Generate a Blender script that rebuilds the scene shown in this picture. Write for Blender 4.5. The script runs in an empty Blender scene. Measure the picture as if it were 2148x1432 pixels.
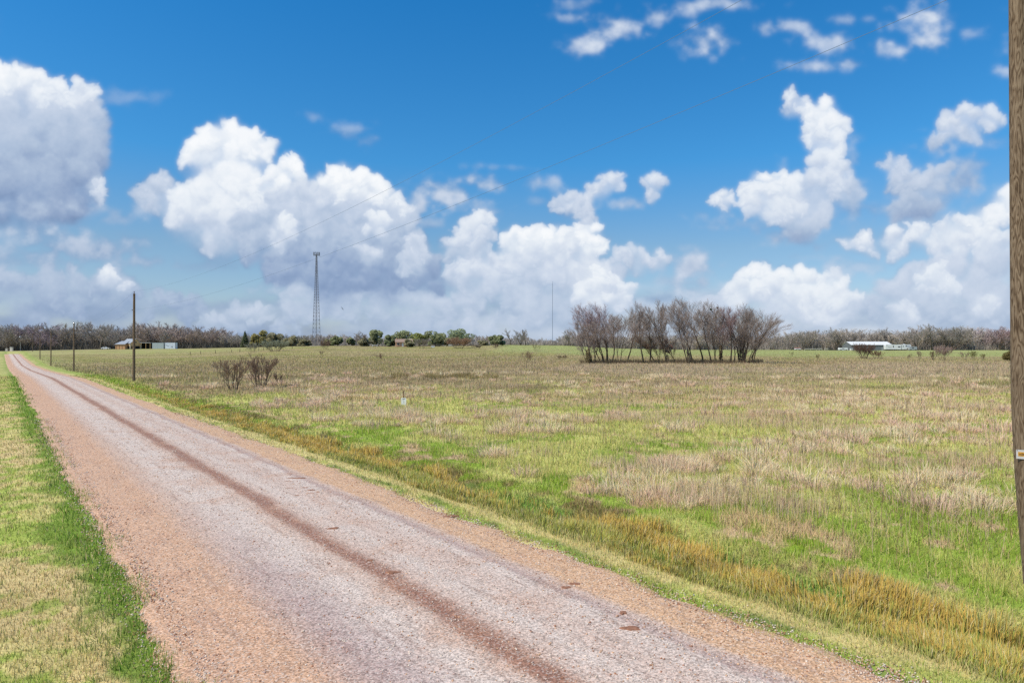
import bpy, math, random, time
import numpy as np
from mathutils import Vector, Matrix
T0 = time.time()
random.seed(7); rng = np.random.default_rng(11)
sc = bpy.context.scene
# ---------------------------------------------------------------- camera
EYE = 4.2
cam_d = bpy.data.cameras.new('camera'); cam = bpy.data.objects.new('camera', cam_d)
sc.collection.objects.link(cam); sc.camera = cam
cam_d.sensor_width = 36; cam_d.lens = 24; cam_d.clip_start = 0.1; cam_d.clip_end = 20000
cam.location = (0, 0, EYE); cam.rotation_euler = (math.radians(90.48), 0, 0)
# ---------------------------------------------------------------- light
SUN_EL, SUN_AZ = math.radians(52), math.radians(241)      # azimuth clockwise from +Y
sun_d = bpy.data.lights.new('sun', 'SUN'); sun = bpy.data.objects.new('sun', sun_d)
sc.collection.objects.link(sun)
sun_d.energy = 4.1; sun_d.angle = math.radians(1.5); sun_d.color = (1.0, 0.92, 0.80)
sd = Vector((math.sin(SUN_AZ)*math.cos(SUN_EL), math.cos(SUN_AZ)*math.cos(SUN_EL), math.sin(SUN_EL)))
sun.rotation_euler = sd.to_track_quat('Z', 'Y').to_euler()
sc.view_settings.view_transform = 'Standard'; sc.view_settings.look = 'None'
sc.view_settings.gamma = 1; sc.view_settings.exposure = 0.0
sc.cycles.max_bounces = 5; sc.cycles.diffuse_bounces = 2; sc.cycles.transparent_max_bounces = 8; sc.cycles.use_denoising = False

def lin(r, g, b, k=1.0):
    f = lambda c: (c/12.92 if c <= .04045 else ((c+.055)/1.055)**2.4)
    return tuple(f(v/255.0)*k for v in (r, g, b))
def LIN(c, k=1.0): return np.array(lin(*c, k))

# ---------------------------------------------------------------- noise
def _hash(ix, iy, seed):
    h = (ix.astype(np.int64)*374761393 + iy.astype(np.int64)*668265263 + seed*1442695041) & 0xffffffff
    h = ((h ^ (h >> 13))*1274126177) & 0xffffffff
    h = (h ^ (h >> 16)) & 0xffffffff
    return h.astype(np.float64)/4294967295.0
def vnoise(x, y, seed=0):
    ix = np.floor(x); iy = np.floor(y); fx = x-ix; fy = y-iy
    fx = fx*fx*fx*(fx*(fx*6-15)+10); fy = fy*fy*fy*(fy*(fy*6-15)+10)
    a = _hash(ix, iy, seed); b = _hash(ix+1, iy, seed); c = _hash(ix, iy+1, seed); d = _hash(ix+1, iy+1, seed)
    return (a*(1-fx)+b*fx)*(1-fy) + (c*(1-fx)+d*fx)*fy
def fbm(x, y, seed=0, octv=4, gain=.5):
    s = 0; a = 1; n = 0
    for o in range(octv):
        s = s + a*vnoise(x*2**o+o*17.3, y*2**o-o*9.1, seed+o); n += a; a *= gain
    return s/n
def sst(x, a, b):
    t = np.clip((x-a)/(b-a), 0, 1); return t*t*(3-2*t)

# ---------------------------------------------------------------- clouds: a height-lit cumulus field over azimuth and elevation
def make_clouds(W=2048, Hh=1024):
    az = (np.arange(W)+.5)/W*math.pi/2 - math.pi/4
    el = (np.arange(Hh)+.5)/Hh*math.pi/4
    A, E = np.meshgrid(az, el)
    # tangent-plane coordinates, in units where 1432 = one radian at the centre
    pit = math.radians(.48)
    dx = np.sin(A)*np.cos(E); dy = np.cos(A)*np.cos(E); dz = np.sin(E)
    cy = dy*math.cos(pit)+dz*math.sin(pit); cz = -dy*math.sin(pit)+dz*math.cos(pit)
    U = 1074+1432*dx/cy; V = 716-1432*cz/cy
    wx = (fbm(U/60, V/60, 3, 5)-.5)*46 + (fbm(U/15, V/15, 13, 4)-.5)*15
    wy = (fbm(U/60, V/60, 4, 5)-.5)*40 + (fbm(U/15, V/15, 14, 4)-.5)*15
    Uw = U+wx; Vw = V+wy
    shade = np.full(U.shape, .6); alpha = np.zeros(U.shape)
    step_u = 1432*math.pi/2/W
    n_hi = fbm(U/22, V/18, 21, 5)
    n_lo = fbm(U/70, V/50, 22, 5)
    def window(cx, cyy, R):
        # index window around the tangent point
        X = (cx-1074)/1432; Z = (716-cyy)/1432
        y2 = math.cos(pit)-Z*math.sin(pit); z2 = math.sin(pit)+Z*math.cos(pit)
        a0 = math.atan2(X, y2); e0 = math.atan2(z2, math.hypot(X, y2))
        ia = (a0+math.pi/4)/(math.pi/2)*W; ie = e0/(math.pi/4)*Hh
        k = R/1432*1.1
        ra = k/(math.pi/2)*W+18; re = k/(math.pi/4)*Hh+18
        i0, i1 = int(max(0, ia-ra)), int(min(W, ia+ra)); j0, j1 = int(max(0, ie-re)), int(min(Hh, ie+re))
        if i1 <= i0 or j1 <= j0: return None
        return (slice(j0, j1), slice(i0, i1))
    L = np.array([-.2, -.8, .5]); L /= np.linalg.norm(L)
    def puff(cx, cyy, r, bright, soft, squash=1.0, op=1.0):
        w = window(cx, cyy, r*1.35+26)
        if w is None: return
        x = (Uw[w]-cx)/r; y = (Vw[w]-cyy)/(r*squash)
        d2 = x*x+y*y; d = np.sqrt(d2)
        soft = soft+.12; a = (1-sst(d, 1-soft, 1.0+soft*.5))*op
        nz = np.sqrt(np.clip(1-d2, 0.02, 1))
        li = x*L[0]+y*L[1]+nz*L[2]
        s = bright + .20*li
        shade[w] = shade[w]*(1-a)+s*a
        alpha[w] = alpha[w]+(1-alpha[w])*a
    R = random.Random(5)
    def cumulus(blobs, top, base, bt=.92, bb=.42, soft=.35, op=.95, dens=1.0):
        # blobs: x, y, r ; brightness falls from top to base
        allp = []
        for (x, y, r) in blobs:
            allp.append((x, y, r*.9, 0))
            for k in range(int(10*dens)):
                an = R.uniform(-math.pi, 0) if R.random() < .7 else R.uniform(0, math.pi)
                rr = r*R.uniform(.45, .9)
                cx = x+math.cos(an)*rr; cyy = y+math.sin(an)*rr*.9; q = r*R.uniform(.26, .44)
                allp.append((cx, cyy, q, 1))
                for m in range(int(4*dens)):
                    a2 = an+R.uniform(-1.2, 1.2)
                    allp.append((cx+math.cos(a2)*q*.8, cyy+math.sin(a2)*q*.8, q*R.uniform(.3, .5), 2))
        allp.sort(key=lambda p: (p[3] == 0 and -1 or 0, p[1]+R.uniform(-14, 14)))
        for (x, y, r, lv) in allp:
            t = min(1, max(0, (y-top)/(base-top)))
            b = bt+(bb-bt)*(t**.8)+R.uniform(-.035, .035)
            if y > base-4 and lv > 0: continue
            puff(x, y, r, b, soft if lv else .6, 1.0, op*(.9 if lv else .85))
    def wisp(x, y, rx, ry, bright, op, sc_=1.0, thr=.5):
        w = window(x, y, max(rx, ry)*1.7+20)
        if w is None: return
        dd = ((U[w]-x)/rx)**2+((V[w]-y)/ry)**2
        f = np.exp(-dd*1.0)*.85 + (n_hi[w]-.5)*1.1 + (n_lo[w]-.5)*.8
        a = sst(f, .12, 1.05)*op*np.clip(1.4-dd*.35, 0, 1)
        s = bright+(n_hi[w]-.5)*.25-(V[w]-y)/ry*.05
        shade[w] = shade[w]*(1-a)+s*a
        alpha[w] = alpha[w]+(1-alpha[w])*a
    # low hazy deck near the skyline
    a = sst(fbm(U/170, V/46, 31, 5) + sst(V, 560, 735)*.62 - .62, .0, .32)*sst(V, 540, 640)*.8
    s = .50+(fbm(U/90, V/26, 33, 5)-.5)*.75+sst(U, 300, 1500)*.12
    shade[:] = s; alpha[:] = a
    # beyond the photographed part: scattered fair weather cumulus
    for k in range(26):
        x = R.choice([R.uniform(-420, -40), R.uniform(2190, 2500)]); y = R.uniform(-150, 640)
        wisp(x, y, R.uniform(50, 130), R.uniform(25, 60), .85, .9)
    for k in range(20): wisp(R.uniform(-100, 2250), R.uniform(-420, -90), R.uniform(40, 90), R.uniform(18, 36), .9, .6)
    # left low bank
    cumulus([(60, 640, 70), (150, 620, 55), (240, 615, 52), (320, 640, 46), (390, 652, 40), (10, 600, 50), (100, 590, 30)], 560, 720, .60, .40, .5, .8)
    cumulus([(232, 585, 24), (268, 600, 14)], 568, 615, 1.0, .75, .3, .9)
    cumulus([(495, 668, 34), (545, 655, 26), (445, 680, 30), (600, 684, 26)], 635, 715, .78, .5, .5, .7)
    wisp(60, 500, 130, 34, .72, 1.0); wisp(190, 520, 120, 28, .66, 1.0); wisp(290, 548, 60, 12, .66, .7); wisp(60, 540, 130, 30, .6, .8)
    # low middle
    cumulus([(640, 640, 55), (700, 635, 50), (760, 640, 50), (840, 650, 60), (900, 660, 50), (960, 650, 45)], 598, 715, .78, .5, .6, .72)
    cumulus([(1000, 680, 40), (1060, 690, 40), (1150, 665, 50)], 640, 715, .76, .6, .6, .55)
    # big left cloud
    cumulus([(40, 330, 125), (110, 340, 110), (-60, 300, 150), (150, 400, 70), (60, 410, 80), (130, 270, 80), (40, 230, 95), (195, 395, 32)], 240, 455, .66, .36, .45, .98)
    cumulus([(30, 175, 44), (80, 180, 40), (-30, 180, 50), (125, 200, 36), (172, 200, 32), (-90, 170, 60)], 130, 260, 1.03, .78, .3, .98)
    cumulus([(200, 385, 24), (205, 410, 20)], 360, 440, .95, .7, .35, .8)
    wisp(190, 440, 90, 16, .58, .9); wisp(70, 440, 110, 18, .62, .8)
    # main central cumulus
    cumulus([(330, 410, 50), (312, 395, 30)], 365, 480, .78, .6, .5, .85)
    cumulus([(430, 450, 80), (470, 490, 70), (390, 440, 60), (520, 470, 60)], 370, 560, .97, .66, .4, .97)
    cumulus([(640, 470, 95), (730, 470, 95), (800, 480, 70), (560, 500, 60), (700, 540, 80), (620, 540, 60), (780, 550, 70), (860, 550, 60)], 400, 600, .80, .38, .4, .98)
    cumulus([(900, 580, 45), (700, 590, 60), (800, 590, 60), (640, 560, 60)], 540, 615, .46, .34, .55, .9)
    cumulus([(480, 330, 72), (425, 340, 46), (540, 315, 46), (500, 300, 40), (575, 308, 22)], 262, 430, 1.04, .86, .3, .98)
    cumulus([(560, 400, 46), (600, 375, 38), (615, 350, 24), (520, 420, 36)], 328, 470, 1.03, .82, .3, .98)
    cumulus([(735, 385, 44), (715, 362, 28), (780, 410, 38), (820, 420, 32), (850, 435, 18), (700, 400, 36)], 338, 480, 1.04, .86, .3, .98)
    cumulus([(650, 440, 60), (600, 450, 45)], 400, 520, .74, .62, .5, .9)
    cumulus([(800, 475, 28), (590, 490, 34), (770, 540, 26)], 450, 540, .95, .75, .45, .75)
    # soft small ones right of it
    wisp(940, 405, 62, 30, .76, 1.0); wisp(1010, 385, 44, 22, .74, 1.0); wisp(985, 425, 60, 24, .74, 1.0); wisp(1148, 384, 36, 24, .72, .8)
    cumulus([(985, 500, 48), (960, 520, 40), (1010, 470, 26), (1015, 530, 32)], 455, 570, .9, .62, .45, .9)
    cumulus([(880, 520, 26), (870, 555, 34)], 485, 600, .84, .6, .45, .85)
    cumulus([(1000, 600, 50), (960, 580, 40), (1040, 570, 40)], 540, 660, .82, .6, .5, .9)
    cumulus([(1100, 545, 52), (1160, 540, 62), (1220, 550, 55), (1250, 590, 50), (1130, 600, 75), (1200, 620, 70), (1080, 610, 60)], 480, 690, .92, .56, .5, .95)
    cumulus([(1085, 510, 30), (1130, 500, 30), (1170, 500, 28), (1228, 490, 26), (1255, 520, 26)], 470, 560, 1.04, .9, .3, .95)
    cumulus([(1150, 550, 50), (1100, 560, 40)], 510, 640, .80, .7, .5, .75)
    cumulus([(1255, 572, 18), (1285, 585, 18), (1312, 603, 20), (1240, 620, 40), (1290, 630, 30)], 550, 660, .98, .8, .35, .9)
    cumulus([(1215, 435, 36), (1190, 425, 26), (1245, 410, 28), (1275, 388, 28), (1225, 450, 26)], 355, 475, .88, .66, .45, .85)
    wisp(1320, 425, 40, 16, .74, .9)
    cumulus([(1370, 392, 28), (1390, 385, 18), (1360, 415, 18)], 362, 430, .86, .7, .45, .85)
    cumulus([(1310, 550, 26), (1345, 545, 30), (1385, 545, 24)], 518, 572, .86, .62, .45, .85)
    wisp(1455, 560, 40, 26, .7, 1.0); wisp(1475, 590, 36, 22, .66, .9); wisp(1420, 600, 14, 22, .82, .9)
    # the tall J shaped one
    cumulus([(1662, 196, 20), (1672, 222, 28), (1690, 240, 24)], 172, 260, .93, .78, .4, .9)
    cumulus([(1712, 250, 34), (1745, 270, 36), (1722, 236, 30), (1700, 285, 28), (1730, 300, 36)], 205, 350, 1.0, .78, .35, .95)
    cumulus([(1735, 350, 42), (1760, 370, 42), (1720, 400, 50), (1770, 410, 38), (1690, 440, 60)], 320, 490, .86, .64, .45, .93)
    cumulus([(1605, 385, 32), (1625, 375, 26), (1580, 400, 26), (1640, 420, 50), (1610, 440, 46), (1530, 425, 26), (1510, 428, 18)], 352, 500, 1.0, .72, .35, .95)
    wisp(1680, 495, 70, 24, .56, 1.0); wisp(1790, 430, 24, 60, .66, .8)
    # far right ones
    cumulus([(2030, 262, 40), (2000, 280, 32), (2070, 250, 30), (1970, 300, 22)], 220, 325, .88, .66, .45, .9)
    wisp(1960, 305, 40, 20, .68, 1.0)
    cumulus([(1870, 350, 30), (1900, 380, 44), (1940, 410, 50), (1960, 380, 34), (1920, 440, 40)], 325, 475, .78, .5, .5, .88)
    wisp(2030, 370, 50, 40, .60, .9); wisp(1930, 450, 70, 26, .5, .9)
    cumulus([(2110, 440, 48), (2060, 470, 46), (2160, 420, 60), (2010, 490, 44)], 395, 540, 1.0, .8, .35, .97)
    cumulus([(1940, 500, 36), (1880, 510, 34), (1820, 515, 32), (1780, 515, 24), (2000, 520, 44), (2080, 530, 50)], 470, 560, .92, .74, .4, .95)
    cumulus([(2100, 600, 80), (2020, 600, 70), (1940, 610, 60), (1870, 640, 60), (2080, 660, 70), (1960, 660, 60)], 545, 700, .72, .56, .5, .85)
    cumulus([(1960, 585, 30), (2000, 600, 26), (2060, 640, 34), (1900, 660, 34)], 560, 690, .92, .76, .45, .7)
    cumulus([(1600, 565, 26), (1580, 590, 34), (1630, 590, 36), (1680, 595, 38), (1740, 600, 36), (1560, 620, 40), (1640, 640, 60), (1720, 640, 55), (1520, 650, 40), (1780, 650, 40)], 540, 710, 1.0, .74, .35, .95)
    wisp(1470, 650, 60, 40, .78, .9)
    # ragged fringes and thin patches
    for (x, y, rx, ry, br, op) in [(1500, 460, 50, 18, .78, .6), (1560, 470, 40, 16, .74, .6), (1790, 330, 20, 40, .8, .6), (1640, 350, 18, 30, .85, .4), (300, 440, 30, 24, .72, .6), (880, 420, 30, 22, .74, .7), (1060, 350, 60, 8, .72, .45), (900, 470, 26, 16, .74, .6),
        (1690, 540, 60, 10, .6, .4), (1420, 590, 60, 16, .68, .6), (1500, 620, 50, 20, .7, .6), (500, 640, 60, 14, .66, .5), (420, 560, 70, 10, .6, .35), (240, 460, 50, 12, .62, .6), (2060, 300, 36, 18, .76, .6), (1850, 440, 40, 18, .7, .6), (1800, 560, 70, 16, .76, .6), (940, 640, 70, 20, .76, .5),
        (600, 610, 60, 16, .82, .7), (1340, 640, 50, 16, .8, .6), (1130, 420, 26, 10, .72, .4), (1440, 520, 20, 10, .72, .3)]:
        wisp(x, y, rx, ry, br, op)
    # high thin ones
    for (x, y, rx, ry, op) in [(1225, 92, 34, 18, 1), (1300, 60, 50, 22, 1), (1372, 42, 34, 20, .9), (1320, 70, 40, 12, .7), (1490, 82, 46, 30, 1.05), (1500, 8, 84, 14, 1),
        (1600, 62, 30, 16, .8), (1670, 58, 46, 16, .9), (1740, 88, 52, 18, 1), (1695, 140, 52, 12, .95), (1785, 135, 26, 10, .9), (1925, 52, 62, 42, 1.15), (1955, 80, 44, 30, 1),
        (1870, 105, 44, 14, .85), (1200, 12, 50, 14, .6), (1200, 38, 26, 10, .7), (2040, 70, 34, 12, .6), (2112, 150, 26, 10, .9), (1770, 45, 30, 10, .7), (1820, 40, 24, 8, .7),
        (262, 205, 60, 16, .42), (745, 272, 50, 14, .6), (775, 292, 22, 16, .55), (655, 243, 18, 10, .4), (1250, 100, 20, 10, .7), (1440, 30, 30, 10, .6), (1455, 108, 26, 12, .5)]:
        wisp(x, y, rx*1.1, ry*1.1, .88, op*.82)
    def blur(a, r, it=2):
        for _ in range(it):
            for ax in (0, 1):
                p = np.concatenate([np.repeat(np.take(a, [0], ax), r+1, ax), a, np.repeat(np.take(a, [-1], ax), r, ax)], ax); c = np.cumsum(p, ax)
                n_ = a.shape[ax]; a = (np.take(c, np.arange(2*r+1, 2*r+1+n_), ax)-np.take(c, np.arange(0, n_), ax))/(2*r+1)
        return a
    fine = fbm(U/9, V/9, 71, 4)
    shade = shade*.42+blur(shade, 5)*.58+(fine-.5)*.07+(n_hi-.5)*.06
    alpha = alpha*.3+blur(alpha, 3)*.7; alpha = alpha*(.93+.07*n_lo)
    shade = shade*.965-.015
    low = sst(V, 520, 735)
    shade = shade*(1-low*.28)+(.66+sst(U, 200, 1300)*.10)*low*.28
    alpha = 1-(1-alpha)*(1-sst(V, 610, 745)*.5)
    shade2 = np.clip(shade, 0, 1.1)/1.1
    img = bpy.data.images.new('cumulus_field', W, Hh, alpha=False, float_buffer=True)
    img.colorspace_settings.name = 'Non-Color'
    px = np.zeros((Hh, W, 4), np.float32)
    px[..., 0] = shade2; px[..., 1] = np.clip(alpha, 0, 1); px[..., 3] = 1
    img.pixels.foreach_set(px.ravel()); img.update()
    return img
cloud_img = make_clouds()
print('clouds', time.time()-T0)

w = bpy.data.worlds.new('World'); sc.world = w; w.use_nodes = True
nt = w.node_tree; N = nt.nodes; Lk = nt.links
for n in list(N): N.remove(n)
def nd(tree, typ, **kw):
    n = tree.nodes.new(typ)
    for k, v in kw.items():
        if k.startswith('i_'): n.inputs[k[2:].replace('_', ' ')].default_value = v
        else: setattr(n, k, v)
    return n
def math_(tree, op, a, b=None, c=None):
    n = tree.nodes.new('ShaderNodeMath'); n.operation = op
    for i, v in enumerate((a, b, c)):
        if v is None: continue
        if hasattr(v, 'is_output'): tree.links.new(v, n.inputs[i])
        else: n.inputs[i].default_value = v
    return n.outputs[0]
out = nd(nt, 'ShaderNodeOutputWorld'); bg = nd(nt, 'ShaderNodeBackground'); bg.inputs['Strength'].default_value = .1
sky = nd(nt, 'ShaderNodeTexSky'); sky.sky_type = 'NISHITA'; sky.sun_disc = False
sky.sun_elevation = SUN_EL; sky.sun_rotation = SUN_AZ; sky.altitude = 0; sky.air_density = 1.0; sky.dust_density = .4; sky.ozone_density = 4.0
tc = nd(nt, 'ShaderNodeTexCoord'); sp = nd(nt, 'ShaderNodeSeparateXYZ'); Lk.new(tc.outputs['Generated'], sp.inputs[0])
azn = math_(nt, 'ARCTAN2', sp.outputs['X'], sp.outputs['Y'])
eln = math_(nt, 'ARCSINE', sp.outputs['Z'])
un = math_(nt, 'MULTIPLY_ADD', azn, 2/math.pi, .5)
vn = math_(nt, 'MULTIPLY', eln, 4/math.pi)
gr = nd(nt, 'ShaderNodeValToRGB'); Lk.new(math_(nt, 'MULTIPLY', eln, 2.0), gr.inputs[0])   # clear deep-blue air, paler toward the skyline
ge = gr.color_ramp.elements; ge[0].position = .0; ge[0].color = (.47, .47, .55, 1); ge[1].position = 1.0; ge[1].color = (.08, .50, .74, 1)
for p_, c_ in ((.28, (.40, .48, .52, 1)), (.52, (.18, .52, .68, 1))):
    q_ = ge.new(p_); q_.color = c_
hs = nd(nt, 'ShaderNodeVectorMath', operation='MULTIPLY'); Lk.new(sky.outputs[0], hs.inputs[0])
g2 = nd(nt, 'ShaderNodeVectorMath', operation='SCALE'); g2.inputs['Scale'].default_value = 2.15; Lk.new(gr.outputs[0], g2.inputs[0]); Lk.new(g2.outputs[0], hs.inputs[1])
cb = nd(nt, 'ShaderNodeCombineXYZ'); Lk.new(un, cb.inputs[0]); Lk.new(vn, cb.inputs[1])
im = nd(nt, 'ShaderNodeTexImage'); im.image = cloud_img; im.extension = 'MIRROR'; im.interpolation = 'Cubic'
Lk.new(cb.outputs[0], im.inputs['Vector'])
sx = nd(nt, 'ShaderNodeSeparateColor'); Lk.new(im.outputs['Color'], sx.inputs[0])
cr = nd(nt, 'ShaderNodeValToRGB'); Lk.new(sx.outputs[0], cr.inputs[0])
CB = 8.3
e = cr.color_ramp.elements
stops = [(.25, (118, 142, 180)), (.42, (146, 167, 200)), (.56, (176, 193, 217)), (.72, (205, 216, 233)), (.86, (234, 240, 247)), (.97, (250, 252, 254))]
e[0].position, e[0].color = stops[0][0], (*lin(*stops[0][1]), 1); e[1].position, e[1].color = stops[-1][0], (*lin(*stops[-1][1]), 1)
for p, c in stops[1:-1]:
    q = e.new(p); q.color = (*lin(*c), 1)
vm = nd(nt, 'ShaderNodeVectorMath', operation='SCALE'); vm.inputs['Scale'].default_value = 10.0; Lk.new(cr.outputs[0], vm.inputs[0])
mx = nd(nt, 'ShaderNodeMix', data_type='RGBA'); Lk.new(sx.outputs[1], mx.inputs[0]); Lk.new(hs.outputs[0], mx.inputs[6]); Lk.new(vm.outputs[0], mx.inputs[7])
Lk.new(mx.outputs[2], bg.inputs['Color']); Lk.new(bg.outputs[0], out.inputs['Surface'])

# ---------------------------------------------------------------- terrain
DX, DY = -.6, .8                    # road direction; lateral axis = (.8,.6)
def st(x, y): return x*DX+y*DY, x*.8+y*.6
def xy(s, t): return s*DX+t*.8, s*DY+t*.6
_hx = [0, 100, 200, 300, 400, 500, 620, 700, 850, 1000, 1060, 1180, 1230, 1300, 1450, 1650, 1750, 2148]
_hy = [737, 735, 733, 731.5, 731, 729, 726, 725, 726, 725, 723.5, 724.5, 727, 731, 734, 734, 735, 734.5]
def terrain(x, y):
    x = np.asarray(x, float); y = np.asarray(y, float)
    yy = np.maximum(y, 1.0); u = np.clip(x/np.maximum(yy, 40), -1.2, 1.2)
    z430 = EYE-(np.interp(1074+1432*u, _hx, _hy)-728)*430/1432
    zl = np.interp(yy, [0, 90, 153, 213, 284, 343, 400], [0, 0, -1.1, -1.6, -.8, .1, .5])
    k = sst(yy, 343, 432); zl = zl*(1-k)+z430*k
    zr = sst(yy, 185, 430)*z430
    wgt = sst(u, -.56, -.3)
    z = zl*(1-wgt)+zr*wgt
    s, t = st(x, y)
    fade = 1-sst(s, 45, 110)
    z = z - .24*np.exp(-((t-11.2)/.85)**2)*fade - .10*sst(-t, -1.2, 2.0)*fade
    fld = sst(t, 13, 15)*(1-sst(yy, 90, 260))
    z = z + fld*((fbm(x/1.6, y/1.6, 41, 3)-.5)*.16 + (fbm(x/9, y/9, 43, 3)-.5)*.3)
    z = z + (1-sst(t, .3, 1.6))*(fbm(x/1.2, y/1.2, 45, 3)-.5)*.08*fade
    return z
def zt(x, y): return float(terrain(np.array([x]), np.array([y]))[0])
def at(px, depth):
    x = (px-1074)/1432*depth; return (x, depth, zt(x, depth))

# land cover: one colour function, used by the soil sheet and the plants alike
C = {k: LIN(v) for k, v in dict(green=(154, 174, 72), vivid=(144, 166, 60), dkgreen=(112, 138, 62), straw=(226, 200, 140), pink=(214, 182, 142), brown=(156, 138, 102),
     tan=(172, 158, 108), olive=(152, 150, 84), purple=(188, 166, 138), mud=(128, 102, 74), farG=(168, 172, 106), rust=(190, 136, 60), yel=(204, 200, 116)).items()}
def mixc(a, b, w): return a*(1-w[..., None])+b*w[..., None]
def patch(x, y): return sst(fbm(x/13, y/8, 58, 3), .45, .57)
def cover(x, y):
    s, t = st(x, y); yy = np.maximum(y, 1)
    n1 = fbm(x/7, y/7, 51, 4); n2 = fbm(x/2.1, y/2.1, 52, 4); n3 = fbm(x/28, y/16, 53, 4); n4 = fbm(x/.7, y/.7, 54, 3)
    sh = x.shape
    # field
    near = 1-sst(yy, 30, 75)
    g = mixc(C['yel'], C['green'], sst(n1+(n2-.5)*.9, .42, .56))
    g = mixc(g, C['vivid'], sst(n2+(n1-.5)*.6, .58, .68)*near)
    stw = mixc(C['straw'], C['pink'], sst(n4, .4, .6))
    pn = n2*.5+n1*.5+(n4-.5)*.7
    thr = .585 - .15*sst(yy, 20, 60) + .13*patch(x, y)*(1-sst(yy, 70, 110))
    f = mixc(g, stw, sst(pn, thr-.05, thr+.05)*.95)
    dry = mixc(C['tan'], C['brown'], sst(n1, .4, .6)); dry = mixc(dry, C['olive'], sst(n3+(n1-.5)*.6, .54, .68)*.65)
    dry = mixc(dry, C['pink'], sst(n2, .52, .66)*.5)
    f = mixc(f, dry, sst(yy+(n1-.5)*60, 48, 92)*.93)
    u = x/yy
    pw = sst(yy+(n1-.5)*50, 85, 120)*(1-sst(yy, 178, 200))*sst(u, -.15, .05)
    f = mixc(f, C['purple'], pw*.75*sst(n3, .38, .5))
    fg = sst(yy+(n3-.5)*90+(n1-.5)*40, 235, 285)*(1-.35*sst(n1, .5, .65))*sst(u, .02, .12)+sst(yy, 330, 380)*(1-sst(u, -.35, -.28))*.55+sst(yy, 265, 300)*sst(u, -.05, 0)
    f = mixc(f, C['farG'], np.clip(fg, 0, 1))
    mid = sst(yy+(n1-.5)*60, 190, 270)*(1-np.clip(fg, 0, 1))
    f = mixc(f, mixc(C['tan'], C['olive'], sst(n3, .42, .58)), mid*.6)
    f = mixc(f, C['brown'], sst(n2*.5+n1*.5, .5, .62)*sst(yy, 190, 240)*.45)
    # verge between ditch and field
    vg = mixc(C['yel'], C['vivid'], sst(n2, .38, .6)); vg = mixc(vg, C['straw'], sst(n4*.6+n1*.4, .52, .64)*.4); vg = mixc(vg, C['mud'], sst(n4+(n2-.5), .58, .7)*.8)
    tw = t+(n2-.5)*1.1
    c = mixc(vg, f, sst(tw+(n1-.5)*1.6, 12.5, 13.6))
    # ditch bed
    rs = mixc(C['dkgreen']*1.15, C['mud']*1.3, sst(n2, .5, .65)*.6)
    far_s = sst(s, 34, 60)
    rs = mixc(rs, mixc(C['vivid'], C['green'], sst(n1, .4, .6)), far_s)
    c = mixc(rs, c, sst(tw, 11.7, 12.4))
    # mown shoulder
    mw = mixc(C['straw'], C['green'], sst(n2+(n4-.5)*.5, .52, .66)*.75); mw = mixc(mw, C['yel'], .35*np.ones(sh))
    c = mixc(mw, c, sst(tw, 10.0, 10.6))
    c = mixc(mixc(C['dkgreen'], C['green'], sst(n4, .4, .6)), c, np.clip(.15+.85*sst(np.abs(t-9.25+(n2-.5)*1.1), .05, .36)+sst(n1+(n4-.5)*.6, .5, .62)*.8, 0, 1))
    # left verge
    lv = mixc(C['straw']*.9, C['yel'], sst(n1, .4, .6)*.6); n5 = fbm(x/.35, y/.35, 57, 3); lv = mixc(lv, C['green'], sst(n2*.35+n1*.3+n4*.35+(n5-.5)*.5+(t+.5)*.012, .47, .57)*.8)
    lv = mixc(lv, C['dkgreen']*.6+C['vivid']*.4, sst(t+(n2-.5)*1.4+(n4-.5)*1.0, .8, 1.3)*.92)
    c = mixc(lv, c, sst(t, 3, 4))
    # far along the road the verges are greener
    far_v = sst(s, 80, 200)*(1-sst(t, 14, 24))
    c = mixc(c, mixc(C['farG'], C['tan'], sst(n1, .45, .6)*.5), far_v*.55)
    return c

# ---------------------------------------------------------------- mesh helpers
COL = sc.collection
def np_mesh(name, V, F, cols=None, smooth=False, uv=None):
    me = bpy.data.meshes.new(name)
    V = np.asarray(V, np.float32); F = np.asarray(F, np.int32)
    me.vertices.add(len(V)); me.vertices.foreach_set('co', V.ravel())
    k = F.shape[1]; nf = len(F)
    me.loops.add(nf*k); me.loops.foreach_set('vertex_index', F.ravel())
    me.polygons.add(nf); me.polygons.foreach_set('loop_start', np.arange(0, nf*k, k, dtype=np.int32))
    me.polygons.foreach_set('loop_total', np.full(nf, k, np.int32))
    if smooth: me.polygons.foreach_set('use_smooth', np.ones(nf, bool))
    if cols is not None:
        a = me.color_attributes.new('tint', 'FLOAT_COLOR', 'POINT')
        c4 = np.ones((len(V), 4), np.float32); c4[:, :3] = cols; a.data.foreach_set('color', c4.ravel())
    if uv is not None:
        l = me.uv_layers.new(name='uv'); l.data.foreach_set('uv', np.asarray(uv, np.float32)[F.ravel()].ravel())
    me.update(calc_edges=True); me.validate(clean_customdata=False)
    return me
def link(name, me, mat=None, parent=None, loc=(0, 0, 0), **tags):
    o = bpy.data.objects.new(name, me); COL.objects.link(o); o.location = loc
    if parent: o.parent = parent
    if mat is not None: me.materials.append(mat) if not me.materials else None
    for k, v in tags.items(): o[k] = v
    return o
def thing(name, label, cat, loc, rz=0, group=None):
    o = bpy.data.objects.new(name, None); COL.objects.link(o); o.location = loc; o.rotation_euler = (0, 0, rz)
    o.empty_display_size = .3
    o['label'] = label; o['category'] = cat
    if group: o['group'] = group
    return o
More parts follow.
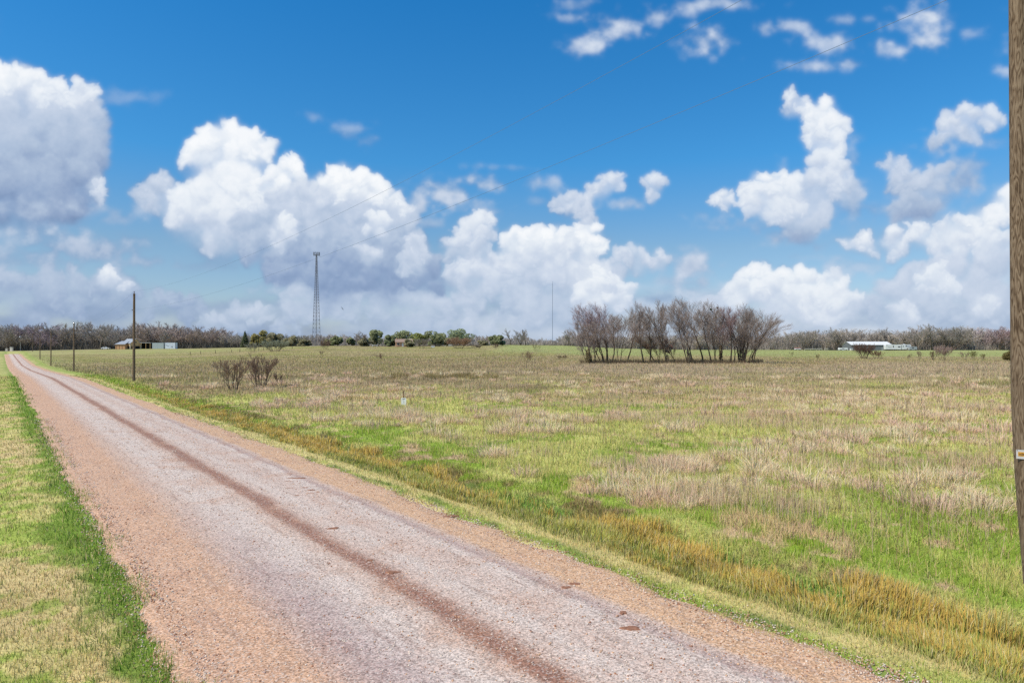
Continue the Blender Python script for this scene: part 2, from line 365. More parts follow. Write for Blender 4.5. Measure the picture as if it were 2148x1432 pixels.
class MB:
    def __init__(s): s.V = []; s.F = []; s.n = 0
    def add(s, V, F):
        s.V += [tuple(v) for v in V]; s.F += [tuple(i+s.n for i in f) for f in F]; s.n += len(V); return s
    def box(s, x0, x1, y0, y1, z0, z1):
        return s.add([(x0, y0, z0), (x1, y0, z0), (x1, y1, z0), (x0, y1, z0), (x0, y0, z1), (x1, y0, z1), (x1, y1, z1), (x0, y1, z1)],
                     [(0, 3, 2, 1), (4, 5, 6, 7), (0, 1, 5, 4), (1, 2, 6, 5), (2, 3, 7, 6), (3, 0, 4, 7)])
    def tube(s, pts, rad, n=8, cap=True):
        pts = [Vector(p) for p in pts]
        if not hasattr(rad, '__len__'): rad = [rad]*len(pts)
        V = []; F = []
        for i, p in enumerate(pts):
            d = (pts[min(i+1, len(pts)-1)]-pts[max(i-1, 0)]).normalized()
            a = d.cross(Vector((0, 0, 1)) if abs(d.z) < .9 else Vector((1, 0, 0))).normalized(); b = d.cross(a)
            for k in range(n):
                t = 2*math.pi*k/n; V.append(p+(a*math.cos(t)+b*math.sin(t))*rad[i])
        for i in range(len(pts)-1):
            for k in range(n):
                F.append((i*n+k, (i+1)*n+k, (i+1)*n+(k+1) % n, i*n+(k+1) % n))
        if cap: F.append(tuple(range(n-1, -1, -1))); F.append(tuple((len(pts)-1)*n+k for k in range(n)))
        return s.add(V, F)
    def prism(s, prof, y0, y1):       # profile in xz extruded along y
        n = len(prof); V = [(x, y0, z) for x, z in prof]+[(x, y1, z) for x, z in prof]
        return s.add(V, [tuple(range(n)), tuple(range(2*n-1, n-1, -1))]+[(i, i+n, (i+1) % n+n, (i+1) % n) for i in range(n)])
    def build(s, name, mat, parent=None, loc=(0, 0, 0), smooth=False, **tags):
        me = bpy.data.meshes.new(name); me.from_pydata(s.V, [], s.F)
        if smooth: me.polygons.foreach_set('use_smooth', [True]*len(me.polygons))
        me.update(); return link(name, me, mat, parent, loc, **tags)

# ---------------------------------------------------------------- materials
def mat_new(name):
    m = bpy.data.materials.new(name); m.use_nodes = True; t = m.node_tree
    b = t.nodes['Principled BSDF']; b.inputs['Roughness'].default_value = .85; b.inputs['Specular IOR Level'].default_value = .2
    return m, t, b
def mat(name, rgb, rough=.8, var=.25, scale=2.0, metal=0.0, stretch=(1, 1, 1), spec=.25):
    m, t, b = mat_new(name); b.inputs['Roughness'].default_value = rough; b.inputs['Metallic'].default_value = metal
    b.inputs['Specular IOR Level'].default_value = spec
    tc = nd(t, 'ShaderNodeTexCoord'); mp = nd(t, 'ShaderNodeMapping'); mp.inputs['Scale'].default_value = stretch
    no = nd(t, 'ShaderNodeTexNoise'); no.inputs['Scale'].default_value = scale; no.inputs['Detail'].default_value = 5
    t.links.new(tc.outputs['Object'], mp.inputs[0]); t.links.new(mp.outputs[0], no.inputs['Vector'])
    r = nd(t, 'ShaderNodeValToRGB'); t.links.new(no.outputs[0], r.inputs[0])
    c = np.array(lin(*rgb)); r.color_ramp.elements[0].position = .3; r.color_ramp.elements[1].position = .7
    r.color_ramp.elements[0].color = (*np.clip(c*(1-var), 0, 1), 1); r.color_ramp.elements[1].color = (*np.clip(c*(1+var), 0, 1), 1)
    t.links.new(r.outputs[0], b.inputs['Base Color'])
    return m
def plant_mat(name, up=.55, trans=.35, gain=1.0):
    m, t, b = mat_new(name); t.nodes.remove(b)
    o = t.nodes['Material Output']
    at_ = nd(t, 'ShaderNodeAttribute'); at_.attribute_name = 'tint'
    sc_ = nd(t, 'ShaderNodeVectorMath', operation='SCALE'); sc_.inputs['Scale'].default_value = gain; t.links.new(at_.outputs['Color'], sc_.inputs[0])
    g = nd(t, 'ShaderNodeNewGeometry')
    mixn = nd(t, 'ShaderNodeMix', data_type='VECTOR'); mixn.inputs[0].default_value = up
    t.links.new(g.outputs['Normal'], mixn.inputs[4]); mixn.inputs[5].default_value = (0, 0, 1)
    nn = nd(t, 'ShaderNodeVectorMath', operation='NORMALIZE'); t.links.new(mixn.outputs[1], nn.inputs[0])
    d = nd(t, 'ShaderNodeBsdfDiffuse'); tr = nd(t, 'ShaderNodeBsdfTranslucent'); mxs = nd(t, 'ShaderNodeMixShader'); mxs.inputs[0].default_value = trans
    for q in (d, tr): t.links.new(sc_.outputs[0], q.inputs['Color'])
    t.links.new(nn.outputs[0], d.inputs['Normal']); t.links.new(d.outputs[0], mxs.inputs[1]); t.links.new(tr.outputs[0], mxs.inputs[2])
    t.links.new(mxs.outputs[0], o.inputs['Surface'])
    return m
M_grass = plant_mat('grass_blades', .7, .35, 1.25)
M_leaf = plant_mat('oak_leaves', .6, .35, 1.85)
M_twig = plant_mat('twigs', .1, .0, 1.0)

# ground
gm, t, b = mat_new('ground_soil')
at_ = nd(t, 'ShaderNodeAttribute'); at_.attribute_name = 'tint'
g = nd(t, 'ShaderNodeNewGeometry')
n1 = nd(t, 'ShaderNodeTexNoise'); n1.inputs['Scale'].default_value = 9; n1.inputs['Detail'].default_value = 6; n1.inputs['Roughness'].default_value = .7
n2 = nd(t, 'ShaderNodeTexNoise'); n2.inputs['Scale'].default_value = 1.1; n2.inputs['Detail'].default_value = 6
for n in (n1, n2): t.links.new(g.outputs['Position'], n.inputs['Vector'])
m1 = nd(t, 'ShaderNodeMapRange'); m1.inputs[1].default_value = .3; m1.inputs[2].default_value = .7; m1.inputs[3].default_value = .72; m1.inputs[4].default_value = 1.22; t.links.new(n1.outputs[0], m1.inputs[0])
m2 = nd(t, 'ShaderNodeMapRange'); m2.inputs[1].default_value = .3; m2.inputs[2].default_value = .7; m2.inputs[3].default_value = .8; m2.inputs[4].default_value = 1.15; t.links.new(n2.outputs[0], m2.inputs[0])
mm = math_(t, 'MULTIPLY', m1.outputs[0], m2.outputs[0])
v = nd(t, 'ShaderNodeVectorMath', operation='SCALE'); t.links.new(at_.outputs['Color'], v.inputs[0]); t.links.new(mm, v.inputs['Scale'])
t.links.new(v.outputs[0], b.inputs['Base Color']); b.inputs['Specular IOR Level'].default_value = .05; b.inputs['Roughness'].default_value = 1
bp = nd(t, 'ShaderNodeBump'); bp.inputs['Strength'].default_value = .5; bp.inputs['Distance'].default_value = .04; t.links.new(n1.outputs[0], bp.inputs['Height']); t.links.new(bp.outputs[0], b.inputs['Normal'])
M_ground = gm

# ---------------------------------------------------------------- ground sheet (polar grid round the camera spot)
fine = np.linspace(-52, 52, 560); coarse = np.linspace(52, 308, 42)[1:-1]
ang = np.radians(np.concatenate([fine, coarse])); na = len(ang)
rad = np.concatenate([np.geomspace(1.5, 620, 620), np.geomspace(640, 9000, 24)])
Rr, Aa = np.meshgrid(rad, ang, indexing='ij')
X = Rr*np.sin(Aa); Y = Rr*np.cos(Aa); Z = terrain(X, Y)
Z = Z - sst(Rr, 700, 3000)*6
cols = cover(X, Y)
Vv = np.stack([X, Y, Z], -1).reshape(-1, 3); Vv = np.vstack([Vv, [[0, 0, float(terrain(0, 0))]]])
cc = np.vstack([cols.reshape(-1, 3), cols.reshape(-1, 3)[:1]])
i = np.arange(len(rad)-1)[:, None]*na; j = np.arange(na)[None]; jn = (j+1) % na
q = np.stack([i+j, i+na+j, i+na+jn, i+jn], -1).reshape(-1, 4)
tri = np.concatenate([q[:, [0, 1, 2]], q[:, [0, 2, 3]]])
cen = len(Vv)-1; cap = np.stack([np.full(na, cen), np.arange(na), (np.arange(na)+1) % na], -1)
tri = np.concatenate([tri, cap])[:, ::-1]
link('ground', np_mesh('ground', Vv, tri, cc, smooth=True), M_ground, kind='structure')
print('ground', time.time()-T0)

# ---------------------------------------------------------------- road
rm, t, b = mat_new('gravel_road')
uvn = nd(t, 'ShaderNodeUVMap'); uvn.uv_map = 'uv'; s_ = nd(t, 'ShaderNodeSeparateXYZ'); t.links.new(uvn.outputs[0], s_.inputs[0])
g = nd(t, 'ShaderNodeNewGeometry')
def noise(vec, scale, detail=5, rough=.6):
    n = nd(t, 'ShaderNodeTexNoise'); n.inputs['Scale'].default_value = scale; n.inputs['Detail'].default_value = detail; n.inputs['Roughness'].default_value = rough
    t.links.new(vec, n.inputs['Vector']); return n.outputs[0]
def mapr(v, a, b_, c, d):
    n = nd(t, 'ShaderNodeMapRange'); t.links.new(v, n.inputs[0])
    for i_, x_ in enumerate((a, b_, c, d)): n.inputs[i_+1].default_value = x_
    return n.outputs[0]
lat = s_.outputs['X']; along = s_.outputs['Y']
cmb = nd(t, 'ShaderNodeCombineXYZ'); t.links.new(math_(t, 'MULTIPLY', lat, 8.0), cmb.inputs[0]); t.links.new(math_(t, 'MULTIPLY', along, .12), cmb.inputs[1])
streak = noise(cmb.outputs[0], 1.0, 4)                     # long streaks along the road
cmb2 = nd(t, 'ShaderNodeCombineXYZ'); t.links.new(math_(t, 'MULTIPLY', lat, 40.0), cmb2.inputs[0]); t.links.new(math_(t, 'MULTIPLY', along, .5), cmb2.inputs[1])
streak2 = noise(cmb2.outputs[0], 1.0, 4)
pos = g.outputs['Position']
blotch = noise(pos, .7, 6, .65); grit = noise(pos, 55, 3, .8); grit2 = noise(pos, 17, 4, .7)
latw = math_(t, 'ADD', lat, math_(t, 'ADD', mapr(streak, .3, .7, -.012, .012), mapr(blotch, .3, .7, -.012, .012)))
ramp = nd(t, 'ShaderNodeValToRGB'); t.links.new(latw, ramp.inputs[0])
OR, OR2, WH, WP, BR, PU, PW = (210, 166, 132), (216, 172, 132), (216, 194, 176), (210, 182, 162), (166, 124, 102), (186, 158, 144), (208, 178, 156)
rs = [(0, OR), (.2, OR), (.27, PW), (.33, WH), (.42, WH), (.474, PW), (.494, (168, 126, 104)), (.512, (156, 112, 92)), (.53, (168, 126, 104)), (.56, WP), (.61, WH), (.68, WP), (.765, WH), (.79, PU), (.822, PW), (.845, OR2), (1, OR2)]
e = ramp.color_ramp.elements; e[0].color = (*lin(*rs[0][1]), 1); e[1].color = (*lin(*rs[-1][1]), 1)
for p_, c_ in rs[1:-1]:
    q_ = e.new(p_); q_.color = (*lin(*c_), 1)
def mixrgb(fac, a, b_, mode='MIX'):
    n = nd(t, 'ShaderNodeMix', data_type='RGBA'); n.blend_type = mode
    if hasattr(fac, 'is_output'): t.links.new(fac, n.inputs[0])
    else: n.inputs[0].default_value = fac
    for k_, v_ in ((6, a), (7, b_)):
        if hasattr(v_, 'is_output'): t.links.new(v_, n.inputs[k_])
        else: n.inputs[k_].default_value = (*v_, 1)
    return n.outputs[2]
c0 = mixrgb(mapr(streak2, .54, .72, 0, .6), ramp.outputs[0], lin(160, 128, 110))
# purple shadow painted into the colour along the left wheel track, lower part
pl = math_(t, 'MULTIPLY', mapr(math_(t, 'ABSOLUTE', math_(t, 'SUBTRACT', lat, .30)), .02, .11, 1, 0), mapr(along, 11, 20, .75, 0))
c0 = mixrgb(math_(t, 'MULTIPLY', pl, mapr(blotch, .35, .6, .5, 1)), c0, lin(166, 138, 132))
c1 = mixrgb(mapr(blotch, .5, .68, 0, .45), c0, lin(196, 150, 120))
# every pebble its own tint
vo = nd(t, 'ShaderNodeTexVoronoi'); vo.inputs['Scale'].default_value = 42; t.links.new(pos, vo.inputs['Vector'])
sv = nd(t, 'ShaderNodeSeparateColor'); t.links.new(vo.outputs['Color'], sv.inputs[0])
k1 = math_(t, 'MULTIPLY', mapr(sv.outputs[0], 0, 1, .56, 1.38), mapr(grit, .3, .7, .72, 1.24))
k1 = math_(t, 'MULTIPLY', k1, mapr(grit2, .3, .7, .88, 1.1))
vs = nd(t, 'ShaderNodeVectorMath', operation='SCALE'); t.links.new(c1, vs.inputs[0]); t.links.new(k1, vs.inputs['Scale'])
c2 = mixrgb(mapr(sv.outputs[1], .8, .86, 0, .35), vs.outputs[0], lin(236, 222, 206))
t.links.new(c2, b.inputs['Base Color']); b.inputs['Roughness'].default_value = .95
bp = nd(t, 'ShaderNodeBump'); bp.inputs['Strength'].default_value = .55; bp.inputs['Distance'].default_value = .015
t.links.new(math_(t, 'ADD', sv.outputs[0], grit2), bp.inputs['Height']); t.links.new(bp.outputs[0], b.inputs['Normal'])
def strip(name, m, s0, s1, ns, t0, t1, nt_, fxy, crown=.07, lift=.03, geo=True, jit=.0, edge_dip=0):
    S = (np.geomspace(s0+40, s1+40, ns)-40) if geo else np.linspace(s0, s1, ns)
    Tt = np.linspace(0, 1, nt_)
    SS, TT = np.meshgrid(S, Tt, indexing='ij')
    wa = (fbm(SS/1.3, SS*0, 61, 4)-.5)*jit + (fbm(SS/6, SS*0+9, 62, 3)-.5)*jit + (fbm(SS/.3, SS*0+3, 66, 2)-.5)*.22; wb = (fbm(SS/1.3, SS*0+5, 63, 4)-.5)*jit + (fbm(SS/7, SS*0+19, 64, 3)-.5)*jit + (fbm(SS/.3, SS*0+31, 67, 2)-.5)*.2
    lt = (t0+wa)*(1-TT)+(t1+wb)*TT
    x, y = fxy(SS, lt); z = terrain(x, y)+lift+crown*(1-(2*TT-1)**2)
    if edge_dip: z = z-edge_dip*(sst(np.abs(2*TT-1), .93, 1.0))*(.8+fbm(SS/.5, TT*7, 68, 3)*.6)
    V = np.stack([x, y, z], -1).reshape(-1, 3); uv = np.stack([(lt-t0)/(t1-t0), SS], -1).reshape(-1, 2)
    i = np.arange(ns-1)[:, None]*nt_; j = np.arange(nt_-1)[None]
    q = np.stack([i+j, i+nt_+j, i+nt_+j+1, i+j+1], -1).reshape(-1, 4)
    F = np.concatenate([q[:, [0, 2, 1]], q[:, [0, 3, 2]]])
    link(name, np_mesh(name, V, F, smooth=True, uv=uv), m, kind='structure')
strip('road', rm, -25, 452, 1100, 1.65, 9.25, 52, xy, jit=.35, edge_dip=.06)
M_pale = mat('pale_road', (196, 186, 170), .9, .15, .5)
strip('cross_road', M_pale, -470, -228, 60, 441, 447, 3, lambda s, t_: (s, t_+(s+300)*.02), crown=.05, lift=.06, geo=False)

# ---------------------------------------------------------------- grasses
def blades(x, y, h, wd, col_b, col_t, lean=.4, azi=None, bend=True, z=None, sink=.02):
    n = len(x)
    if z is None: z = terrain(x, y)
    a = rng.uniform(0, 2*np.pi, n) if azi is None else azi
    l = np.abs(rng.normal(0, lean, n)); lx = np.cos(a)*l*h; ly = np.sin(a)*l*h
    b_ = rng.uniform(0, np.pi, n); wx = np.cos(b_)*wd/2; wy = np.sin(b_)*wd/2
    hh = h/np.sqrt(1+l*l)
    B0 = np.stack([x-wx, y-wy, z-sink], -1); B1 = np.stack([x+wx, y+wy, z-sink], -1)
    Tp = np.stack([x+lx, y+ly, z+hh], -1)
    if bend:
        mx_, my_, mz = x+lx*.32, y+ly*.32, z+hh*.58
        M0 = np.stack([mx_-wx*.75, my_-wy*.75, mz], -1); M1 = np.stack([mx_+wx*.75, my_+wy*.75, mz], -1)
        V = np.stack([B0, B1, M0, M1, Tp], 1).reshape(-1, 3)
        k = np.arange(n)[:, None]*5
        F = np.concatenate([k+[0, 1, 3], k+[0, 3, 2], k+[2, 3, 4]])
        cm = (col_b+col_t)/2
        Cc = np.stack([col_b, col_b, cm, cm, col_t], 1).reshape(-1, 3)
    else:
        V = np.stack([B0, B1, Tp], 1).reshape(-1, 3); k = np.arange(n)[:, None]*3
        F = k+[0, 1, 2]; Cc = np.stack([col_b, col_b, col_t], 1).reshape(-1, 3)
    return V, F, Cc
def merge(parts):
    Vs, Fs, Cs = [], [], []; o = 0
    for V, F, Cc in parts:
        Vs.append(V); Fs.append(F+o); Cs.append(Cc); o += len(V)
    return np.concatenate(Vs), np.concatenate(Fs), np.concatenate(Cs)
def polar(n, r0, r1, a=41):
    th = np.radians(rng.uniform(-a, a, n)); r = np.exp(rng.uniform(math.log(r0), math.log(r1), n))
    return r*np.sin(th), r*np.cos(th), r
def jit(c, n, v=.18, hue=.06):
    return np.clip(c*(1+rng.normal(0, v, (n, 1)))*(1+rng.normal(0, hue, (n, 3))), .005, 1)

# field carpet
x, y, r = polar(700000, 7.5, 425); s, tt = st(x, y); k = tt > 12.3+rng.normal(0, .3, len(x)); x, y, r, tt = x[k], y[k], r[k], tt[k]
n = len(x); c = cover(x, y); cl = fbm(x/1.1, y/1.1, 71, 3); green = c[:, 1] > c[:, 0]*1.02
sw = rng.random(n); c = np.where((sw < .16)[:, None], np.where((r > 60)[:, None], C['brown'], C['straw']), np.where((sw > .84+.12*sst(r, 35, 80))[:, None], C['green'], c))
h = np.where(green, .09+.18*cl, .10+.24*cl)*(1+.006*np.minimum(r, 150))*(1-.55*sst(r, 180, 330))*rng.uniform(.6, 1.25, n); h *= np.where(tt < 13.5, .6, 1)
wd = .005+.00062*np.minimum(r, 260)
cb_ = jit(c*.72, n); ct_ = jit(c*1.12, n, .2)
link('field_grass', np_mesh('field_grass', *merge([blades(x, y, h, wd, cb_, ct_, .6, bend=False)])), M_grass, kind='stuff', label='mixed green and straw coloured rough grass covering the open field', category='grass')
# dead weed stems
x, y, r = polar(330000, 14, 330); s, tt = st(x, y)
pn = fbm(x/4, y/3, 81, 4)+(fbm(x/1.2, y/1.2, 82, 3)-.5)*.3; thr = np.interp(r, [14, 40, 90, 130, 200], [.65, .60, .52, .49, .47])+.09*patch(x, y)*(1-sst(r, 50, 90))
k = (tt > 14.5) & (pn > thr+.16*sst(r, 150, 330)+rng.normal(0, .03, len(r))); x, y, r = x[k], y[k], r[k]; n = len(x)
h = (.35+.5*fbm(x/5, y/5, 83, 3))*rng.uniform(.5, 1.2, n)*np.interp(r, [14, 60, 160, 300], [.85, 1, 1.05, .6]); wd = .004+.00042*r
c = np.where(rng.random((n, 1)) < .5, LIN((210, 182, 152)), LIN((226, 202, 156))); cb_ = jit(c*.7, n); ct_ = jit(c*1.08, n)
wp = [blades(x, y, h, wd, cb_, ct_, .22, bend=False)]
x, y, r = polar(7000, 11, 75); s, tt = st(x, y); k = (tt > 14) & (fbm(x/4, y/3, 84, 3)+rng.normal(0, .04, 7000) > .56); x, y, r = x[k], y[k], r[k]; n = len(x); zb_ = terrain(x, y)
hs_ = rng.uniform(.45, 1.15, n); cs_ = np.where(rng.random((n, 1)) < .6, LIN((140, 112, 88)), LIN((212, 190, 150)))
wp.append(blades(x, y, hs_, .006+.00035*r, jit(cs_*.9, n), jit(cs_, n), .14, bend=False, z=zb_))
for q_ in range(7):
    f_ = rng.uniform(.3, .95, n); wp.append(blades(x, y, hs_*rng.uniform(.14, .34, n), .004+.0003*r, jit(cs_*.9, n), jit(cs_*1.1, n), .9, bend=False, z=zb_+hs_*f_, sink=0))
n = 9000; pu = rng.uniform(800, 1045, n); y = rng.uniform(86, 97, n)+(pu-920)*.012; x = (pu-1074)/1432*y; k = fbm(x/2.5, y/2, 86, 3)+rng.normal(0, .05, n) > .50+.14*np.abs((pu-922)/122)**3; x, y = x[k], y[k]; n = len(x)
cs_ = LIN((142, 126, 82)); wp.append(blades(x, y, rng.uniform(.3, .95, n), .05*np.ones(n), jit(cs_*.85, n), jit(cs_*1.1, n), .3, bend=False))
n = 16000; y = rng.uniform(170, 186, n); pu = rng.uniform(1215, 1600, n); x = (pu-1074)/1432*y; k = fbm(x/3, y/3, 85, 3) > .45; x, y = x[k], y[k]; n = len(x)
cs_ = LIN((128, 112, 88)); wp.append(blades(x, y, rng.uniform(.4, 1.5, n), .07*np.ones(n), jit(cs_*.8, n), jit(cs_*1.1, n), .4, bend=False))  # stand undergrowth, coloured darker to double as ground shadow under the trees
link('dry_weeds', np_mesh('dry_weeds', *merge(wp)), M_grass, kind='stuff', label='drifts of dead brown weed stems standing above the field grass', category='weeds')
# arching straw tussocks
px_, py_, pr = polar(2600, 12, 110); s, tt = st(px_, py_); k = (tt > 13.6) & (fbm(px_/6, py_/4, 91, 3)+(sst(px_, 4, 16)*.06) > .45+.16*patch(px_, py_)); px_, py_, pr = px_[k], py_[k], pr[k]
m = 95; x = np.repeat(px_, m); y = np.repeat(py_, m); R0 = np.repeat(np.where(rng.random(len(px_)) < .12, 1.5, 1.0)*rng.uniform(.12, .5, len(px_))*(1+pr*.006), m); rr = np.repeat(pr, m)
a = rng.uniform(0, 2*np.pi, len(x)); q = np.sqrt(rng.random(len(x))); x = x+np.cos(a)*q*R0; y = y+np.sin(a)*q*R0
n = len(x); h = (R0*.75+.12)*rng.uniform(.5, 1.2, n); c = np.where(np.repeat(rng.random(len(px_)) < .55, m)[:, None], LIN((244, 216, 174)), LIN((232, 196, 166)))
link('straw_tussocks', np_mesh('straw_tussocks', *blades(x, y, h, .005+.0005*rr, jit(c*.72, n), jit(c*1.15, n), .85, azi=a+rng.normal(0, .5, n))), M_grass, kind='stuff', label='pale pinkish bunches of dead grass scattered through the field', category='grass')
# rushes in the roadside ditch
n0 = 420000; s = np.exp(rng.uniform(math.log(4), math.log(95), n0))-6; tt = rng.uniform(10.0, 12.5, n0)
x, y = xy(s, tt); r = np.hypot(x, y)
cl = fbm(s/.9, tt/.35, 95, 3); edge = sst(tt+(fbm(s/1.5, tt, 96, 3)-.5)*1.5, 9.95, 10.9)*(1-sst(tt+(fbm(s/1.8, tt, 97, 3)-.5)*1.3, 11.3, 12.1))
k = (y > 3) & (edge*(.06+.7*sst(cl, .42, .60)) > rng.random(n0)) & (rng.random(n0) < 1-sst(s, 50, 80)*.85); x, y, r, s, tt, cl = x[k], y[k], r[k], s[k], tt[k], cl[k]
n = len(x); h = (.10+.36*cl)*rng.uniform(.5, 1.15, n)*(1-.5*sst(s, 35, 60))*(.45+.55*sst(tt, 10.1, 10.9)); orange = sst(fbm(s/4, tt/1.2, 98, 3)+(tt-11)*.16+rng.normal(0, .16, n)+.10*sst(s, 6, 14), .38, .62)[:, None]
tip = LIN((194, 190, 102))*(1-orange)+LIN((226, 188, 102))*orange; dead = rng.random((n, 1)) < .16; tip = np.where(dead, LIN((226, 206, 160)), tip); clx = (fbm(x/1.1, y/1.1, 99, 2)-.5)*9
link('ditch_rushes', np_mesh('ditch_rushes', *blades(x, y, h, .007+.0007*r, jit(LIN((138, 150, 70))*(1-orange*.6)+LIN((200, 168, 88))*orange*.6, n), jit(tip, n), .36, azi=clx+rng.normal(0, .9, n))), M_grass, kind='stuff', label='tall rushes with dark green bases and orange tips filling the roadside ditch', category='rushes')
# short verge grass, both sides of the road
n0 = 700000; x, y, r = polar(n0, 6.5, 130, 50); s, tt = st(x, y)
e1 = fbm(s/.8, tt, 101, 4); e2 = fbm(s/.8, tt+50, 102, 4)
k = (tt < 1.85+(e1-.5)*1.3+rng.exponential(.07, n0)) | ((tt > 9.1-(e2-.5)*1.3-rng.exponential(.07, n0)) & (tt < 12.9)); x, y, r, tt = x[k], y[k], r[k], tt[k]; n = len(x)
c = cover(x, y); edge = (tt+(fbm(s[k]/.9, tt/.6, 104, 3)-.5)*1.8 > 1.25) & (tt < 2.9)
c[edge] = c[edge]*.55+LIN((104, 150, 46))*.45
sw = rng.random(n); c = np.where((sw < .14)[:, None], C['straw'], np.where((sw > .88)[:, None], C['green'], c))
h = (.045+.06*fbm(x/.5, y/.5, 103, 2))*(1+.012*r)*rng.uniform(.6, 1.3, n); h[edge] *= 1.35; mid = (tt > 10.1) & (tt < 12.9); h[mid] *= 1.7
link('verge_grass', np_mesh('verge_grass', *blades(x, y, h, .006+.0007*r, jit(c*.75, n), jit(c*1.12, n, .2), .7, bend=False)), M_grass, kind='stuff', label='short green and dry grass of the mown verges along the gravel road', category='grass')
print('grass', time.time()-T0)

# loose stones on the road and its crumbling edges
n = 26000; s = np.exp(rng.uniform(math.log(3), math.log(48), n)); tt = np.where(rng.random(n) < .45, rng.uniform(1.5, 9.4, n), np.where(rng.random(n) < .6, 1.95+rng.normal(0, .22, n), 9.05+rng.normal(0, .2, n)))
x, y = xy(s, tt); k = y > 4; x, y, s, tt = x[k], y[k], s[k], tt[k]; n = len(x); r = np.hypot(x, y)
zr_ = terrain(x, y)+np.where((tt > 2.0) & (tt < 8.9), .03+.07*(1-(2*(tt-1.65)/7.6-1)**2), .012)
sz = rng.uniform(.006, .017, n)*(1+.03*r); base = np.array([(1, 0, 0), (0, 1, 0), (-1, 0, 0), (0, -1, 0), (0, 0, .7), (0, 0, -.5)])
P = base[None]*sz[:, None, None]*rng.uniform(.6, 1.3, (n, 6, 1)); an = rng.uniform(0, 6.28, n); ca, sa = np.cos(an)[:, None], np.sin(an)[:, None]
Vs = np.stack([P[..., 0]*ca-P[..., 1]*sa+x[:, None], P[..., 0]*sa+P[..., 1]*ca+y[:, None], P[..., 2]+zr_[:, None]+.003], -1).reshape(-1, 3)
fo = np.array([(0, 1, 4), (1, 2, 4), (2, 3, 4), (3, 0, 4), (1, 0, 5), (2, 1, 5), (3, 2, 5), (0, 3, 5)]); Fs = (np.arange(n)[:, None, None]*6+fo[None]).reshape(-1, 3)
pal = np.array([lin(214, 172, 136), lin(226, 206, 184), lin(170, 120, 92), lin(188, 160, 146), lin(222, 204, 184)]); cst = np.repeat(pal[rng.integers(0, 5, n)]*rng.uniform(.8, 1.15, (n, 1)), 6, 0)
link('loose_gravel', np_mesh('loose_gravel', Vs, Fs, cst), plant_mat('stones', .1, 0, 1.0), kind='stuff', label='loose pebbles strewn over the road and along its ragged edges', category='gravel')

# ---------------------------------------------------------------- trees
def grow_tree(seed, height, width, stems=1, lean=(0, 0), split=.3, levels=3, kids=(7, 6, 5), droop=0.0, twig=.02, r0=None, wob=.12, base_r=.0, up=.35, open_=1.0, lf=(.38, .6)):
    """returns list of (level, [points], [radii])"""
    R = random.Random(seed); out_ = []
    r0 = r0 or height*.016
    def path(p, d, L, r, lv, nseg, tip=.35):
        pts = [p.copy()]; rad = [r]; dd = d.copy(); dirs = [dd.copy()]
        for i_ in range(nseg):
            dd = dd+Vector((R.gauss(0, wob), R.gauss(0, wob), R.gauss(0, wob*.6)+up*.18*(1 if lv else .5)-droop*.1*lv)); dd.normalize()
            p = p+dd*(L/nseg); pts.append(p.copy()); rad.append(r*(1-(1-tip)*(i_+1)/nseg)); dirs.append(dd.copy())
        return pts, rad, dirs
    def grow(p, d, L, r, lv):
        nseg = (6, 4, 3, 2)[min(lv, 3)]
        pts, rad, dirs = path(p, d, L, r, lv, nseg, .3 if lv < 2 else .4)
        out_.append((lv, pts, rad))
        if lv >= levels: return
        nk = kids[min(lv, len(kids)-1)]
        for k_ in range(nk):
            f = (split if lv == 0 else .18)+(1-(split if lv == 0 else .18))*(k_+R.random()*.8)/nk
            f = min(f, .98); q_ = f*nseg; i_ = int(q_); fr = q_-i_
            pp = pts[i_].lerp(pts[i_+1], fr); bd = dirs[min(i_+1, nseg)]
            an = R.uniform(.35, .85)*open_; ax = bd.cross(Vector((R.gauss(0, 1), R.gauss(0, 1), R.gauss(0, 1)))).normalized()
            nd_ = (Matrix.Rotation(an, 3, ax) @ bd); nd_.z += up*.5; nd_.normalize()
            rr_ = max(twig*.6, (rad[i_]*(1-fr)+rad[i_+1]*fr)*R.uniform(.45, .7))
            grow(pp, nd_, L*(1-f*.45)*R.uniform(*lf), rr_ if lv < 2 else twig*R.uniform(.6, 1.1), lv+1)
        grow(pts[-1], dirs[-1], L*R.uniform(.25, .4), rad[-1], lv+1)
    for k_ in range(stems):
        a_ = 2*math.pi*(k_+R.random()*.6)/stems; f = 0 if stems == 1 else R.uniform(.35, 1)
        tx = lean[0]+math.cos(a_)*f*width*.34; ty = lean[1]+math.sin(a_)*f*width*.34
        d = Vector((tx, ty, height*.85)); L = d.length*R.uniform(.82, .98)
        b0 = Vector((math.cos(a_)*base_r, math.sin(a_)*base_r, -.1))
        grow(b0, d.normalized(), L*.86, r0*(1 if stems == 1 else R.uniform(.45, .75)), 0)
    top_ = max(p_.z for l_, ps, r_ in out_ for p_ in ps); ex = sorted(abs(p_.x-lean[0]*p_.z/height) for l_, ps, r_ in out_ if l_ >= 2 for p_ in ps)
    kz = height/top_; kx = min(2.0, max(.4, width*.5/max(.1, ex[int(len(ex)*.95)]))) if ex else kz
    for l_, ps, r_ in out_:
        for p_ in ps:
            lx = lean[0]*p_.z/height; p_.x = lx+(p_.x-lx)*kx; p_.y *= kx; p_.z *= kz
    return out_
